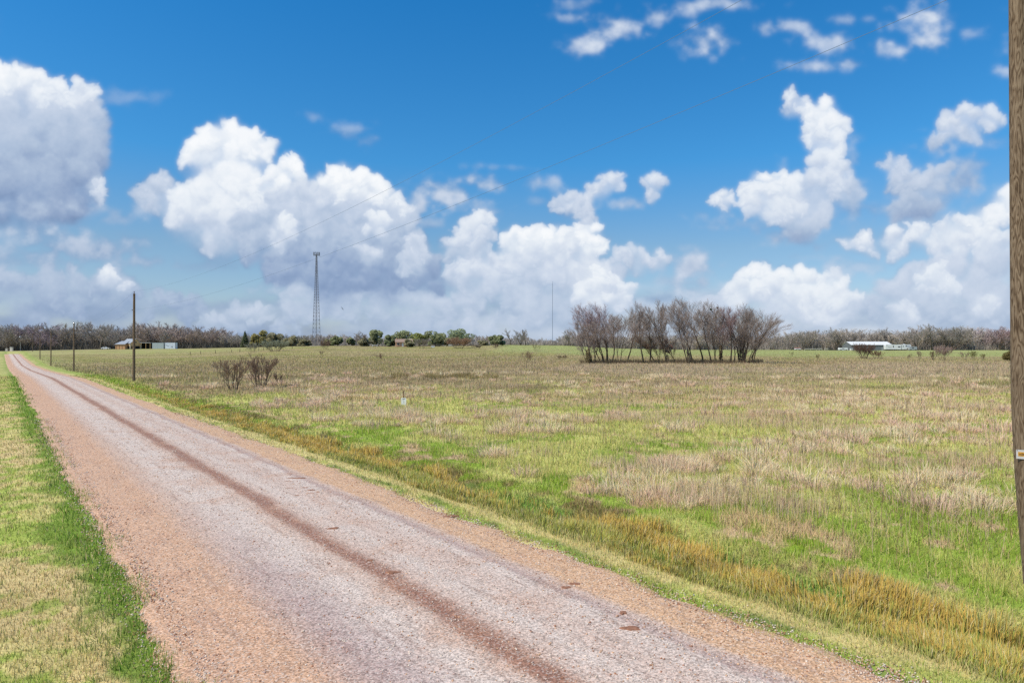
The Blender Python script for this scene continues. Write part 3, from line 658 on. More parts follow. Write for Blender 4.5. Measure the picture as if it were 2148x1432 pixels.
def spurs(segs, lv, per, length, width, col, seed, dev=.38):
    """finest twiglets: slender triangles leaving the last branches"""
    g_ = np.random.default_rng(seed); A_, D_ = [], []
    for l_, ps, r_ in segs:
        if l_ >= lv:
            for a_, b_ in zip(ps[:-1], ps[1:]): A_.append((a_, b_))
    P0 = np.array([a_ for a_, b_ in A_]); P1 = np.array([b_ for a_, b_ in A_])
    P0 = np.repeat(P0, per, 0); P1 = np.repeat(P1, per, 0); f = g_.random((len(P0), 1)); B = P0+(P1-P0)*f
    dr = (P1-P0)/np.maximum(1e-6, np.linalg.norm(P1-P0, axis=1))[:, None]; dr = dr+g_.normal(size=dr.shape)*dev+np.array([0, 0, .2]); dr /= np.linalg.norm(dr, axis=1)[:, None]
    ln = length*g_.uniform(.4, 1.2, (len(P0), 1)); ww = np.cross(dr, g_.normal(size=dr.shape)); ww /= np.linalg.norm(ww, axis=1)[:, None]; ww *= width/2
    V = np.stack([B-ww, B+ww, B+dr*ln], 1).reshape(-1, 3)
    return V, np.arange(len(V)).reshape(-1, 3), np.repeat(col*g_.uniform(.75, 1.25, (len(P0), 1)), 3, 0)
def tree_mesh(segs, name, lv0, lv1, c_lo, c_hi, seed, flat=False):
    V = []; F = []; Cc = []; rr = random.Random(seed); n = 0
    for lv, pts, rad in segs:
        if not (lv0 <= lv <= lv1): continue
        ns = (6 if lv == 0 else 4 if lv == 1 else 3)
        cv = rr.uniform(.8, 1.2); col = (np.array(c_lo)*(1-min(1, lv/3))+np.array(c_hi)*min(1, lv/3))*cv
        for i_, p in enumerate(pts):
            d = (pts[min(i_+1, len(pts)-1)]-pts[max(i_-1, 0)]).normalized()
            a_ = d.cross(Vector((0, 0, 1)) if abs(d.z) < .9 else Vector((1, 0, 0))).normalized(); b_ = d.cross(a_)
            for k_ in range(ns):
                t_ = 2*math.pi*k_/ns; V.append(p+(a_*math.cos(t_)+b_*math.sin(t_))*rad[i_]); Cc.append(col)
        for i_ in range(len(pts)-1):
            for k_ in range(ns):
                a1, b1, c1, d1 = n+i_*ns+k_, n+(i_+1)*ns+k_, n+(i_+1)*ns+(k_+1) % ns, n+i_*ns+(k_+1) % ns
                F.append((a1, b1, c1)); F.append((a1, c1, d1))
        n += len(pts)*ns
    return np.array(V), np.array(F), np.array(Cc)
BARK = LIN((104, 92, 78)); BARKD = LIN((80, 70, 60)); TWG = LIN((146, 132, 122)); TWP = LIN((146, 122, 118)); TWB = LIN((130, 108, 92)); TWGR = LIN((124, 120, 104))
def bare_tree(label, loc, height, width, seed, group=None, cat='tree', name='bare_tree', bark=BARKD, tw=TWG, spur=3, **kw):
    segs = grow_tree(seed, height, width, **kw)
    o = thing(name, label, cat, loc, 0, group)
    V, F, Cc = tree_mesh(segs, 't', 0, 1, bark, tw, seed); link('trunk', np_mesh('trunk', V, F, Cc, smooth=True), M_twig, o)
    spw = kw.get('twig', .02); far = loc[1] > 300
    V, F, Cc = merge([tree_mesh(segs, 't', 2, 9, bark, tw, seed), spurs(segs, 2, spur, height*.07, spw*.8, np.array(tw)*1.15, seed)]); link('crown', np_mesh('crown', V, F, Cc), M_twig, o)
    return o

# the stand in mid field
D = 176; pm = D/1432
stand = [  # base px, top px x, top y, crown width px, stems, twig colour, label, kids
 (1235, 1206, 672, 40, 3, TWG, 'low bare tree leaning left over the ivy clump at the left end of the stand', 5),
 (1248, 1232, 665, 44, 3, TWG, 'forked bare tree just right of the ivy clump in the mid-field stand', 6),
 (1268, 1250, 634, 86, 5, TWP, 'broad fan-crowned bare tree with reddish twigs near the left end of the stand', 9),
 (1283, 1300, 660, 40, 1, TWG, 'thin bare tree with a yellowish trunk right of the broad fan-crowned tree', 7),
 (1299, 1314, 652, 46, 2, TWG, 'crooked low-forking bare tree with a drooping side limb, fifth from the stand left end', 6),
 (1315, 1331, 650, 34, 1, TWG, 'slender bare tree between the crooked tree and the left-leaning tall tree', 5),
 (1350, 1318, 632, 48, 1, TWG, 'tall bare tree whose trunk leans left, in the left half of the stand', 8),
 (1363, 1350, 645, 36, 1, TWG, 'tall thin bare tree right behind the left-leaning one', 7),
 (1380, 1362, 700, 44, 4, TWB, 'dark multi-stemmed thicket tree leaning left beside the tall straight tree', 6),
 (1399, 1388, 629, 54, 2, TWG, 'tall straight twin-trunked bare tree in the middle of the stand', 9),
 (1421, 1403, 706, 30, 2, TWB, 'short crossing bare tree leaning left beneath the middle of the stand', 5),
 (1445, 1424, 632, 44, 2, TWG, 'thick-trunked bare tree leaning slightly left, right of the stand middle', 8),
 (1453, 1445, 660, 36, 1, TWG, 'thin bare tree close on the right of the thick leaning trunk', 6),
 (1476, 1452, 621, 50, 1, TWG, 'tallest bare tree of the stand, its trunk curving left', 9),
 (1492, 1478, 650, 40, 1, TWG, 'bare tree with a mossy bowed trunk right of the tallest tree', 6),
 (1501, 1500, 627, 48, 2, TWG, 'bare tree with dark bird nests of mistletoe high in its crown', 8),
 (1512, 1516, 636, 36, 2, TWG, 'bare tree with a bushy ivy-wrapped trunk in the right part of the stand', 7),
 (1533, 1541, 640, 40, 1, TWP, 'straight slim bare tree left of the big thicket tree', 7),
 (1539, 1550, 690, 26, 1, TWG, 'short slim bare tree close beside the straight slim one', 5),
 (1556, 1560, 634, 62, 5, TWG, 'big many-stemmed bare tree at the right end of the stand', 8),
 (1568, 1590, 642, 84, 7, TWG, 'spreading many-stemmed bare tree leaning right over the field at the stand end', 7)]
for i_, (bx, tx, ty, wpx, stm, tw, lab, kd) in enumerate(stand):
    dep = D+((i_*37) % 11)-5; loc = at(bx, dep); by = 762; Hh = (by-ty)*pm
    bare_tree(lab, loc, Hh, wpx*pm*(1.4 if wpx < 60 else 1.08), 100+i_, 'bare trees of the stand in mid field', tw=tw, stems=stm, lean=((tx-bx)*pm, 0), kids=(kd+1 if stm < 3 else kd, 7 if stm < 3 else 6, 5 if stm < 5 else 4), twig=.021, spur=4 if stm > 2 else 5, lf=(.48, .76), wob=.085,
              r0=(.10+Hh*.007)*(1.2 if wpx > 60 else 1), split=.34 if stm == 1 else .24, open_=.85, levels=3, base_r=.12*stm if stm > 1 else 0, up=.25)
print('stand', time.time()-T0)
def leaf_cloud(blobs, n, size, c1, c2, seed, shell=.55, vert=.0):
    g_ = np.random.default_rng(seed); P = []
    wts = np.array([b[3]*b[4]*b[5] for b in blobs])**.7; wts = wts/wts.sum(); cnt = (wts*n).astype(int)+1
    Cc = []
    for (bx, by_, bz, rx, ry, rz), m_ in zip(blobs, cnt):
        d = g_.normal(size=(m_, 3)); d /= np.linalg.norm(d, axis=1)[:, None]; rr_ = g_.uniform(shell, 1.08, m_)**.7
        P.append(np.array([bx, by_, bz])+d*rr_[:, None]*np.array([rx, ry, rz])); Cc.append(np.tile(g_.uniform(.8, 1.22), m_))
    P = np.concatenate(P); k_ = np.concatenate(Cc); m_ = len(P)
    a = g_.normal(size=(m_, 3)); a /= np.linalg.norm(a, axis=1)[:, None]; b_ = np.cross(a, g_.normal(size=(m_, 3))); b_ /= np.linalg.norm(b_, axis=1)[:, None]
    if vert: a[:, 2] += vert; 
    sz = size*g_.uniform(.6, 1.4, (m_, 1))
    V = np.stack([P-a*sz, P+b_*sz*.6, P+a*sz, P-b_*sz*.6], 1).reshape(-1, 3); kk = np.arange(m_)[:, None]*4
    F = np.concatenate([kk+[0, 1, 2], kk+[0, 2, 3]])
    mixv = g_.random((m_, 1)); c = (c1*(1-mixv)+c2*mixv)*k_[:, None]*g_.uniform(.75, 1.25, (m_, 1))
    return V, F, np.repeat(c, 4, 0)
# ivy and mistletoe on the stand's trees (parts of the trees that carry them)
trees = {o['label']: o for o in COL.objects if o.get('group') == 'bare trees of the stand in mid field'}
def ivy(key, blobs, n, size=.13, c1=LIN((92, 84, 62)), c2=LIN((116, 104, 76)), nm='ivy', lab=None):
    o = [v_ for k_, v_ in trees.items() if key in k_][0]
    q_ = link(nm, np_mesh(nm, *leaf_cloud(blobs, n, size, c1, c2, hash(key) % 1000 if False else len(key))), M_leaf, o)
    if lab: q_['label'] = lab
ivy('ivy clump at the left end', [(0, 0, 1.4, .8, .8, 1.6), (-.2, 0, 2.8, .6, .6, .9), (.1, 0, .6, .6, .6, .9)], 1500)
ivy('bushy ivy-wrapped', [(0, 0, 1.2, .5, .5, 1.5), (0, 0, 3.2, .45, .45, 1.5)], 900)
ivy('thick-trunked bare tree', [(0, 0, 1.2, .5, .5, 1.6), (-.3, 0, 3, .3, .3, .9)], 700, c1=LIN((96, 88, 76)), c2=LIN((122, 110, 94)))
ivy('big many-stemmed', [(0, 0, 1.8, 1.0, .8, 2.0), (-.1, 0, 4.2, .7, .6, 1.6)], 1300, c1=LIN((96, 88, 76)), c2=LIN((122, 110, 94)))
ivy('middle of the stand', [(0, 0, 1.0, .6, .5, 1.2), (.2, 0, 3.8, .9, .6, 1.0)], 700, c1=LIN((96, 88, 76)), c2=LIN((122, 110, 94)))
for mb_ in [(-1.2, 0, 13.9, .32, .3, .3), (.5, 0, 14.3, .28, .28, .28), (.1, 0, 11.8, .22, .22, .22)]: ivy('mistletoe', [mb_], 110, .1, LIN((60, 62, 44)), LIN((74, 76, 50)), 'mistletoe')

# far wood, a mass of leafless trees along the skyline
def woods():
    R = random.Random(3); variants = []
    for v_ in range(9):
        lv = 3; hgt = 10.0
        segs = grow_tree(300+v_, hgt, 8.5, stems=R.choice([1, 2, 2, 3]), split=.22, levels=2, kids=(8, 7, 3), twig=.06, r0=.16, up=.3, open_=1.1, wob=.16)
        V, F, Cc = tree_mesh(segs, 'v', 0, 2, LIN((140, 130, 118)), LIN((166, 154, 146)), v_)
        # finest twigs as single slender spurs
        V2, F2, C2 = spurs(segs, 2, 3, 1.1, .09, LIN((178, 168, 158)), v_)
        variants.append((np.concatenate([V, V2]), np.concatenate([F, F2+len(V)]), np.concatenate([Cc, C2])))
    def topy(px): return np.interp(px, [-80, 240, 260, 480, 500, 640, 660, 1150, 1200, 1640, 1700, 1930, 2060, 2250], [690, 691, 691, 693, 700, 704, 706, 708, 706, 704, 699, 696, 696, 692])
    def tint(px, r_):
        base_ = np.array([1.08, 1.05, 1.0])
        if 290 < px < 470: base_ = np.array([.95, .85, .80])
        elif 60 < px < 110: base_ = np.array([.84, .74, .84])
        elif px > 2050: base_ = np.array([1.05, .94, 1.0])
        elif 500 < px < 640: base_ = np.array([.95, .97, .85])
        elif px < 290: base_ = np.array([.88, .86, .82])
        return base_*r_.uniform(.82, 1.18)
    for nm, a_, b_, lab in (('west_wood', -90, 640, 'grey and purplish leafless wood along the skyline behind the wooden barn'), ('middle_wood', 620, 1260, 'low pale strip of leafless wood on the skyline behind the brick farmhouse'), ('east_wood', 1180, 2260, 'leafless grey-brown wood along the skyline behind the metal barn and travel trailer')):
        parts = []; px = a_
        while px < b_:
            for row in range(3):
                dep = (458, 486, 520)[row]+R.uniform(-10, 10); p_ = px+R.uniform(-6, 6)
                if nm == 'middle_wood': dep += 15
                x_, y_, z_ = at(p_, dep)
                Hh = max(3.0, (728-topy(p_))/1432*dep+EYE-z_)*R.uniform(.74, 1.16)*(.78+.44*float(vnoise(np.array([p_/34.]), np.array([3.3]), 9)[0]))
                if R.random() < .2: Hh *= .75
                V, F, Cc = variants[R.randrange(9)]; k_ = Hh/10.0; an = R.uniform(0, 6.28); c_, s_2 = math.cos(an), math.sin(an)
                kw_ = k_*R.uniform(1.0, 1.4)
                W_ = np.stack([(V[:, 0]*c_-V[:, 1]*s_2)*kw_+x_, (V[:, 0]*s_2+V[:, 1]*c_)*kw_+y_, V[:, 2]*k_*1.02+z_], -1)
                parts.append((W_, F, Cc*tint(p_, R)))
            px += 6.0 if nm != 'middle_wood' else 7
        # undergrowth: thorny brush standing between the trunks
        nb = int((b_-a_)*75); g_ = np.random.default_rng(len(nm)); pxs = g_.uniform(a_, b_, nb); dep = g_.uniform(449, 500, nb)+(5 if nm == 'middle_wood' else 0)
        xx = (pxs-1074)/1432*dep; hh = g_.uniform(1.0, 7.5, nb)*(.55 if nm == 'middle_wood' else 1)*np.where(g_.random(nb) < .5, .6, 1)
        dark = LIN((112, 106, 96)) if nm == 'west_wood' else LIN((156, 146, 134))
        cc_ = np.clip(dark*g_.uniform(.7, 1.3, (nb, 1)), 0, 1)
        Vb, Fb, Cb = blades(xx, dep, hh, g_.uniform(.12, .4, nb), cc_*.9, cc_*1.15, .35, bend=False); parts.append((Vb, Fb, Cb))
        V, F, Cc = merge(parts)
        link('leafless_wood', np_mesh(nm, V, F, Cc), M_twig, kind='stuff', label=lab, category='wood')
        print(nm, len(F))
woods(); print('woods', time.time()-T0)

# single bare trees in front of the wood
for lab, px, dep, hpx, wpx, kw in [
 ('large wide-crowned bare oak standing left of the wooden barn', 212, 440, 53, 44, dict(stems=1, split=.24, kids=(9, 7, 4), r0=.75, open_=1.25, twig=.06)),
 ('smaller dark bare tree touching the left wall of the wooden barn', 241, 436, 32, 26, dict(stems=2, kids=(7, 6, 4), twig=.05)),
 ('upright bare tree rising behind the open shed right of the barn', 344, 446, 36, 32, dict(stems=3, kids=(7, 6, 4), twig=.05)),
 ('small pale bare tree left of the white-topped cell tower between field posts', 483, 400, 22, 16, dict(stems=2, kids=(6, 5, 3), twig=.05)),
 ('leafless grey tree left of the round evergreen west of the farmhouse', 757, 400, 32, 30, dict(stems=3, kids=(8, 6, 4), twig=.05)),
 ('bare tree with crooked limbs just right of the lone evergreen', 1071, 440, 34, 26, dict(stems=1, kids=(7, 5, 3), twig=.06, r0=.35)),
 ('stout forked bare tree left of the radio mast', 1092, 432, 34, 38, dict(stems=3, kids=(8, 5, 4), twig=.06, r0=.5, open_=1.2)),
 ('narrow bare tree right beside the stout forked one by the mast', 1103, 434, 32, 14, dict(stems=1, kids=(8, 5, 4), twig=.06, r0=.35)),
 ('round bare tree beyond the left end of the mid-field stand', 1192, 440, 34, 24, dict(stems=3, kids=(7, 5, 4), twig=.05)),
 ('bare tree above the red roofed trailer in the right field', 1655, 446, 36, 30, dict(stems=2, kids=(8, 6, 4), twig=.05)),
 ('bare tree with a dark forked trunk left of the white fence rails', 1686, 446, 40, 32, dict(stems=2, kids=(8, 6, 4), twig=.05)),
 ('bare tree rising over the white fence rails', 1702, 450, 42, 34, dict(stems=3, kids=(8, 6, 4), twig=.05)),
 ('tall upright bare tree left of the long metal barn', 1752, 446, 48, 34, dict(stems=3, kids=(9, 6, 4), twig=.05)),
 ('bare tree behind the left end of the long metal barn', 1782, 452, 40, 34, dict(stems=2, kids=(8, 6, 4), twig=.05)),
 ('tallest bare tree behind the right half of the metal barn', 1850, 456, 48, 44, dict(stems=4, kids=(9, 6, 4), twig=.05)),
 ('bare tree with a pale forked trunk right of the travel trailer', 1922, 442, 42, 34, dict(stems=3, kids=(8, 6, 4), twig=.05, r0=.5)),
 ('high bare tree with spreading limbs left of the big domed tree', 1955, 444, 54, 40, dict(stems=2, kids=(9, 7, 4), twig=.05, r0=.5)),
 ('big domed bare tree, the widest crown right of the travel trailer', 1995, 446, 52, 74, dict(stems=5, kids=(10, 8, 5), twig=.05, r0=.5, open_=1.1)),
 ('purplish bare tree whose top shows just left of the near utility pole', 2098, 448, 50, 50, dict(stems=4, kids=(9, 7, 4), twig=.05, r0=.4, tw=TWP))]:
    loc = at(px, dep); m_ = dep/1432
    kw = dict(kw); tw = kw.pop('tw', LIN((150, 142, 132)))
    bare_tree(lab, loc, hpx*m_*1.02, wpx*m_, int(px), 'single bare trees before the far wood', bark=LIN((96, 88, 76)), tw=tw, **kw)

# evergreens
def evergreen(label, px, dep, topy, basey, wpx, seed, c1=(106, 110, 80), c2=(138, 142, 104), gap=.6, trunk=True, name='evergreen_oak', cat='tree', group='evergreen trees round the farmhouse'):
    loc = at(px, dep); m_ = dep/1432; Hh = (basey-topy)*m_; W_ = wpx*m_/2; R = random.Random(seed)
    o = thing(name, label, cat, loc, 0, group)
    tb = MB(); tb.tube([(0, 0, -.2), (.05, 0, Hh*.22), (0, .1, Hh*.5)], [Hh*.045, Hh*.035, Hh*.02], 7)
    for k_ in range(5):
        a_ = R.uniform(0, 6.28); tb.tube([(0, 0, Hh*R.uniform(.15, .3)), (math.cos(a_)*W_*.4, math.sin(a_)*W_*.4, Hh*.5), (math.cos(a_)*W_*.7, math.sin(a_)*W_*.7, Hh*.72)], [Hh*.022, Hh*.015, Hh*.006], 5)
    tb.build('trunk', M_bark, o)
    bl = []
    for k_ in range(26):
        a_ = R.uniform(0, 6.28); q_ = math.sqrt(R.random())*.78; zz = R.uniform(.26 if trunk else .12, .84); lim = math.sqrt(max(.05, 1-((zz-.45)/.6)**2))
        rr_ = R.uniform(.11, .34)
        bl.append((math.cos(a_)*q_*W_*lim, math.sin(a_)*q_*W_*lim, Hh*zz, W_*rr_*1.15, W_*rr_*1.15, Hh*rr_*.62))
    link('crown', np_mesh('crown', *leaf_cloud(bl, 5200, .20+dep*.0004, LIN(c1), LIN(c2), seed, gap)), M_leaf, o)
    return o
M_bark = mat('dark_bark', (84, 72, 60), .95, .3, 6)
evergreen('low rounded evergreen just right of the cell tower', 708, 412, 704, 724, 32, 1, group='evergreen trees round the farmhouse')
evergreen('small dark evergreen between the low one and the leafless grey tree', 737, 415, 706, 724, 20, 2)
evergreen('round-topped evergreen standing clear west of the farmhouse', 790, 405, 690, 725, 38, 3)
evergreen('bushy evergreen reaching the ground against the left end of the farmhouse', 817, 392, 702, 727, 30, 4, c1=(106, 112, 84), trunk=False)
evergreen('wide dark evergreen rising behind the farmhouse roof', 842, 425, 690, 724, 54, 5)
evergreen('evergreen with yellowish leaves right of the farmhouse', 879, 412, 697, 726, 42, 6, c1=(112, 116, 68), c2=(138, 142, 86))
evergreen('large dense evergreen between the farmhouse and the spreading live oak', 913, 398, 692, 728, 46, 7, c1=(104, 108, 78), trunk=False)
evergreen('spreading live oak with sky showing through its crown', 964, 430, 688, 724, 64, 8, c1=(106, 116, 86), c2=(136, 144, 110), gap=.8)
evergreen('lone round evergreen with a dark trunk in the far green pasture', 1044, 372, 700, 727, 38, 9, group='evergreen trees round the farmhouse')
evergreen('olive evergreen at the left edge of the wood before the cell tower', 542, 442, 694, 729, 42, 10, c1=(122, 116, 72), c2=(144, 136, 90), trunk=False)
for lab, px, dep, ty, by, wpx, sd_ in [('low olive brush tree between the cell tower and its nearest evergreen', 690, 425, 711, 725, 22, 31), ('greyish low brush tree in front of the leafless grey tree', 764, 398, 710, 727, 34, 32),
    ('low brush tree in front of the farmhouse right wall', 860, 378, 712, 728, 26, 33), ('low brush tree filling the gap right of the large dense evergreen', 937, 410, 708, 727, 24, 34), ('low grey-green brush tree left of the lone round evergreen', 1014, 420, 714, 725, 26, 35),
    ('olive brush tree in the wood right of the large grey-green shrub', 606, 440, 706, 729, 40, 36), ('olive-brown brush tree in the wood over the large grey-green shrub', 574, 446, 700, 729, 44, 37), ('pale olive brush tree left of the cell tower foot', 640, 436, 712, 727, 34, 38)]:
    evergreen(lab, px, dep, ty, by, wpx, sd_, c1=(118, 114, 86), c2=(146, 140, 110), gap=.75, trunk=False, name='brush_tree', group='low brush trees on the skyline')
# cedar
loc = at(514, 440); m_ = 440/1432; o = thing('cedar', 'dark pointed cedar left of the olive evergreen', 'tree', loc)
tb = MB(); tb.tube([(0, 0, -.2), (0, 0, 8)], [.2, .05], 6); tb.build('trunk', M_bark, o)
link('crown', np_mesh('crown', *leaf_cloud([(0, 0, .9+k_*.95, 2.9*(1-k_/10.5)+.15, 2.9*(1-k_/10.5)+.15, 1.0) for k_ in range(10)], 3600, .3, LIN((70, 76, 58)), LIN((88, 94, 68)), 5, .4)), M_leaf, o)

# shrubs
def shrub(label, px, dep, h_, w_, seed, stems=8, tw=TWB, bark=BARK, kids=(4, 4, 3), twig=.012, levels=3, r0=.05, group='bare shrubs in the field', up=.3, lean=(0, 0), name='bare_shrub', open_=.9):
    return bare_tree(label, at(px, dep), h_, w_*(.78 if dep < 100 else 1), seed, group, 'shrub', name, bark, tw, stems=stems, kids=kids, twig=twig, levels=levels, r0=r0, split=.3, base_r=w_*.10, up=up, lean=lean, open_=open_*.75, spur=3 if dep < 100 else 1, wob=.09, lf=(.45, .7))
shrub('left one of the two vase-shaped bare shrubs in the nearer field', 490, 68, 3.0, 3.4, 41, 9, r0=.07)
shrub('right and larger of the two vase-shaped bare shrubs in the nearer field', 548, 71, 3.6, 4.4, 42, 14, r0=.07)
shrub('small twiggy sapling pair just right of the two vase-shaped shrubs', 585, 72, 1.5, 1.4, 43, 3, r0=.03)
shrub('faint low brushy shrub behind the left vase-shaped shrub', 463, 105, 2.6, 2.8, 44, 7, twig=.014)
shrub('large pale grey-green brushy shrub on the fence line before the olive evergreen', 577, 318, 5.8, 11.5, 45, 22, tw=LIN((150, 152, 128)), twig=.04, kids=(6, 6, 4), r0=.10, open_=1.2)
shrub('pale grey brush at the left of the large grey-green shrub', 530, 325, 4.6, 6, 46, 12, tw=LIN((146, 144, 124)), twig=.035, kids=(5, 5, 4), open_=1.2)
shrub('brown twiggy shrub at the foot of the cell tower', 682, 330, 4.2, 5, 47, 10, tw=LIN((128, 108, 92)), twig=.035, kids=(6, 5, 4))
shrub('small dark shrub alone in the dry field below the cell tower', 675, 262, 1.7, 1.6, 48, 6, twig=.02)
shrub('small right-leaning bare shrub in the dry field left of the farmhouse', 800, 205, 2.5, 2.6, 49, 6, lean=(-.6, 0), twig=.02)
shrub('grey leafless shrub before the right end of the farmhouse', 886, 350, 5.2, 7, 50, 12, tw=LIN((138, 130, 116)), twig=.035, kids=(6, 6, 4), r0=.08)
shrub('big reddish-brown domed shrub below the spreading live oak', 962, 345, 6.0, 10.5, 51, 18, tw=LIN((158, 128, 104)), twig=.04, kids=(7, 6, 5), r0=.10, open_=1.25)
shrub('low dark shrub between the domed shrub and the lone evergreen', 1000, 330, 2.4, 5, 52, 9, tw=LIN((120, 104, 84)), twig=.03)
shrub('small leafless shrub directly below the lone evergreen', 1039, 322, 2.8, 2.5, 53, 6, twig=.03)
shrub('wispy dry shrub in the field left of the mid-field stand', 1108, 185, 3.2, 3.0, 54, 8, tw=LIN((140, 118, 96)), twig=.02)
shrub('pale wispy shrub at the pasture edge below the radio mast', 1124, 300, 3.6, 4, 55, 6, tw=LIN((150, 140, 110)), twig=.025)
shrub('dark brush heap left of the mid-field stand', 1178, 222, 1.3, 3.2, 56, 12, tw=LIN((104, 88, 70)), up=.05, twig=.02)
shrub('tall dark multi-trunked shrub in front of the long metal barn', 1812, 236, 5.6, 5.6, 57, 16, tw=LIN((108, 86, 76)), twig=.03, kids=(6, 5, 4), r0=.12)
shrub('small brown shrub at the right foot of the dark multi-trunked shrub', 1838, 240, 3.0, 3.6, 58, 10, tw=LIN((130, 106, 86)), twig=.025, kids=(5, 5, 4))
shrub('low sprawling shrub furthest right of the pair by the dark multi-trunked shrub', 1846, 243, 2.2, 2.4, 59, 7, tw=LIN((146, 118, 92)), twig=.022)
shrub('thin upright shrub in the pasture edge below the small grey trailer', 1929, 225, 3.0, 1.5, 60, 5, twig=.02)
shrub('thin leafless sprout left of the upright shrub at the pasture edge', 1907, 222, 2.0, 1.4, 61, 4, twig=.02)
shrub('dark stubby multi-trunk shrub left of the pale feathery one', 1958, 218, 3.2, 2.6, 62, 6, tw=LIN((112, 90, 74)), twig=.022, r0=.12)
shrub('pale pinkish feathery shrub in the right pasture edge', 1978, 214, 5.0, 4.6, 63, 12, tw=LIN((158, 136, 124)), twig=.022, kids=(6, 6, 4))
shrub('sparse twiggy shrub midway between the feathery shrub and the near pole', 2023, 222, 2.8, 3.0, 64, 6, tw=LIN((140, 120, 104)), twig=.02)
shrub('leafy olive shrub right of the sparse twiggy shrub', 2040, 224, 3.0, 2.4, 65, 7, tw=LIN((120, 118, 72)), twig=.03)
shrub('tiny olive shrub nearest the dark round bush', 2062, 222, 2.0, 1.6, 66, 6, tw=LIN((126, 116, 76)), twig=.025)
shrub('lone sapling in the green pasture left of the barn', 1660, 262, 2.2, 1.6, 67, 4, tw=LIN((150, 146, 100)), twig=.02)
shrub('small shrub at the pasture edge under the white fence rails', 1715, 225, 1.8, 1.6, 68, 5, tw=LIN((130, 118, 84)), twig=.02)
o = thing('round_bush', 'dark dense round bush half hidden by the near utility pole', 'bush', at(2121, 215), 0)
bt = MB(); bt.tube([(0, 0, -.1), (0, 0, 1.2)], [.15, .1], 6); bt.build('trunk', M_bark, o)
link('crown', np_mesh('crown', *leaf_cloud([(0, 0, 1.2, 2.4, 2.2, 1.5), (.6, 0, 2.0, 1.7, 1.6, 1.3), (-.9, 0, .9, 1.6, 1.4, 1.0)], 4200, .14, LIN((72, 66, 40)), LIN((96, 84, 50)), 9, .5)), M_leaf, o)
print('plants', time.time()-T0)

# ---------------------------------------------------------------- utility poles and wires
def pole_mat():
    m, t, b = mat_new('pole_wood')
    tc = nd(t, 'ShaderNodeTexCoord'); mp = nd(t, 'ShaderNodeMapping'); mp.inputs['Scale'].default_value = (1, 1, .07)
    t.links.new(tc.outputs['Object'], mp.inputs[0])
    wv = nd(t, 'ShaderNodeTexNoise'); wv.inputs['Scale'].default_value = 22; wv.inputs['Detail'].default_value = 6; wv.inputs['Distortion'].default_value = 1.4; t.links.new(mp.outputs[0], wv.inputs['Vector'])
    mp2 = nd(t, 'ShaderNodeMapping'); mp2.inputs['Scale'].default_value = (1, 1, .16); t.links.new(tc.outputs['Object'], mp2.inputs[0])
    ring = nd(t, 'ShaderNodeTexNoise'); ring.inputs['Scale'].default_value = 9; ring.inputs['Detail'].default_value = 2; t.links.new(mp2.outputs[0], ring.inputs['Vector'])
    fr = math_(t, 'FRACT', math_(t, 'MULTIPLY', ring.outputs[0], 9.0)); fr = math_(t, 'ABSOLUTE', math_(t, 'SUBTRACT', fr, .5))
    r = nd(t, 'ShaderNodeValToRGB'); t.links.new(math_(t, 'MULTIPLY_ADD', fr, .8, math_(t, 'MULTIPLY', wv.outputs[0], .55)), r.inputs[0])
    e = r.color_ramp.elements; e[0].position = .25; e[0].color = (*lin(78, 62, 46), 1); e[1].position = .68; e[1].color = (*lin(138, 120, 98), 1)
    q = e.new(.42); q.color = (*lin(112, 94, 74), 1)
    t.links.new(r.outputs[0], b.inputs['Base Color']); b.inputs['Roughness'].default_value = .9
    bp = nd(t, 'ShaderNodeBump'); bp.inputs['Strength'].default_value = .5; bp.inputs['Distance'].default_value = .01; t.links.new(wv.outputs[0], bp.inputs['Height']); t.links.new(bp.outputs[0], b.inputs['Normal'])
    return m
M_pole = pole_mat(); M_steel = mat('grey_steel', (120, 122, 124), .5, .12, 8, .6); M_dark = mat('dark_iron', (60, 54, 50), .7, .2, 8, .3)
M_white = mat('white_paint', (226, 226, 222), .5, .06, 3); M_ink = mat('dark_ink', (50, 46, 60), .7, .1, 3); M_gold = mat('gold_band', (205, 150, 50), .6, .15, 30)
M_ceram = mat('brown_ceramic', (110, 84, 70), .35, .1, 8, 0)
poles = [(2171, 11.9, 12.7), (281, 83.5, 10.75), (155, 153, 10.7), (107, 213, 10.7), (84, 284, 10.7), (68.5, 404, 10.6)]
plabel = ['nearest wooden utility pole cut by the right edge with a small white and gold plate',
          'wooden utility pole standing alone in front of the wooden barn', 'second wooden utility pole along the road beyond the one by the barn',
          'third thin utility pole toward the road end, dark below and pale above', 'fourth distant utility pole, left of the third, near the road end', 'farthest thin utility pole beside the road end']
tops = []
def pbend(z_): return -.235*math.sin(min(1, max(0, z_)/4.2)*math.pi/2)-max(0, z_-4.2)*.004
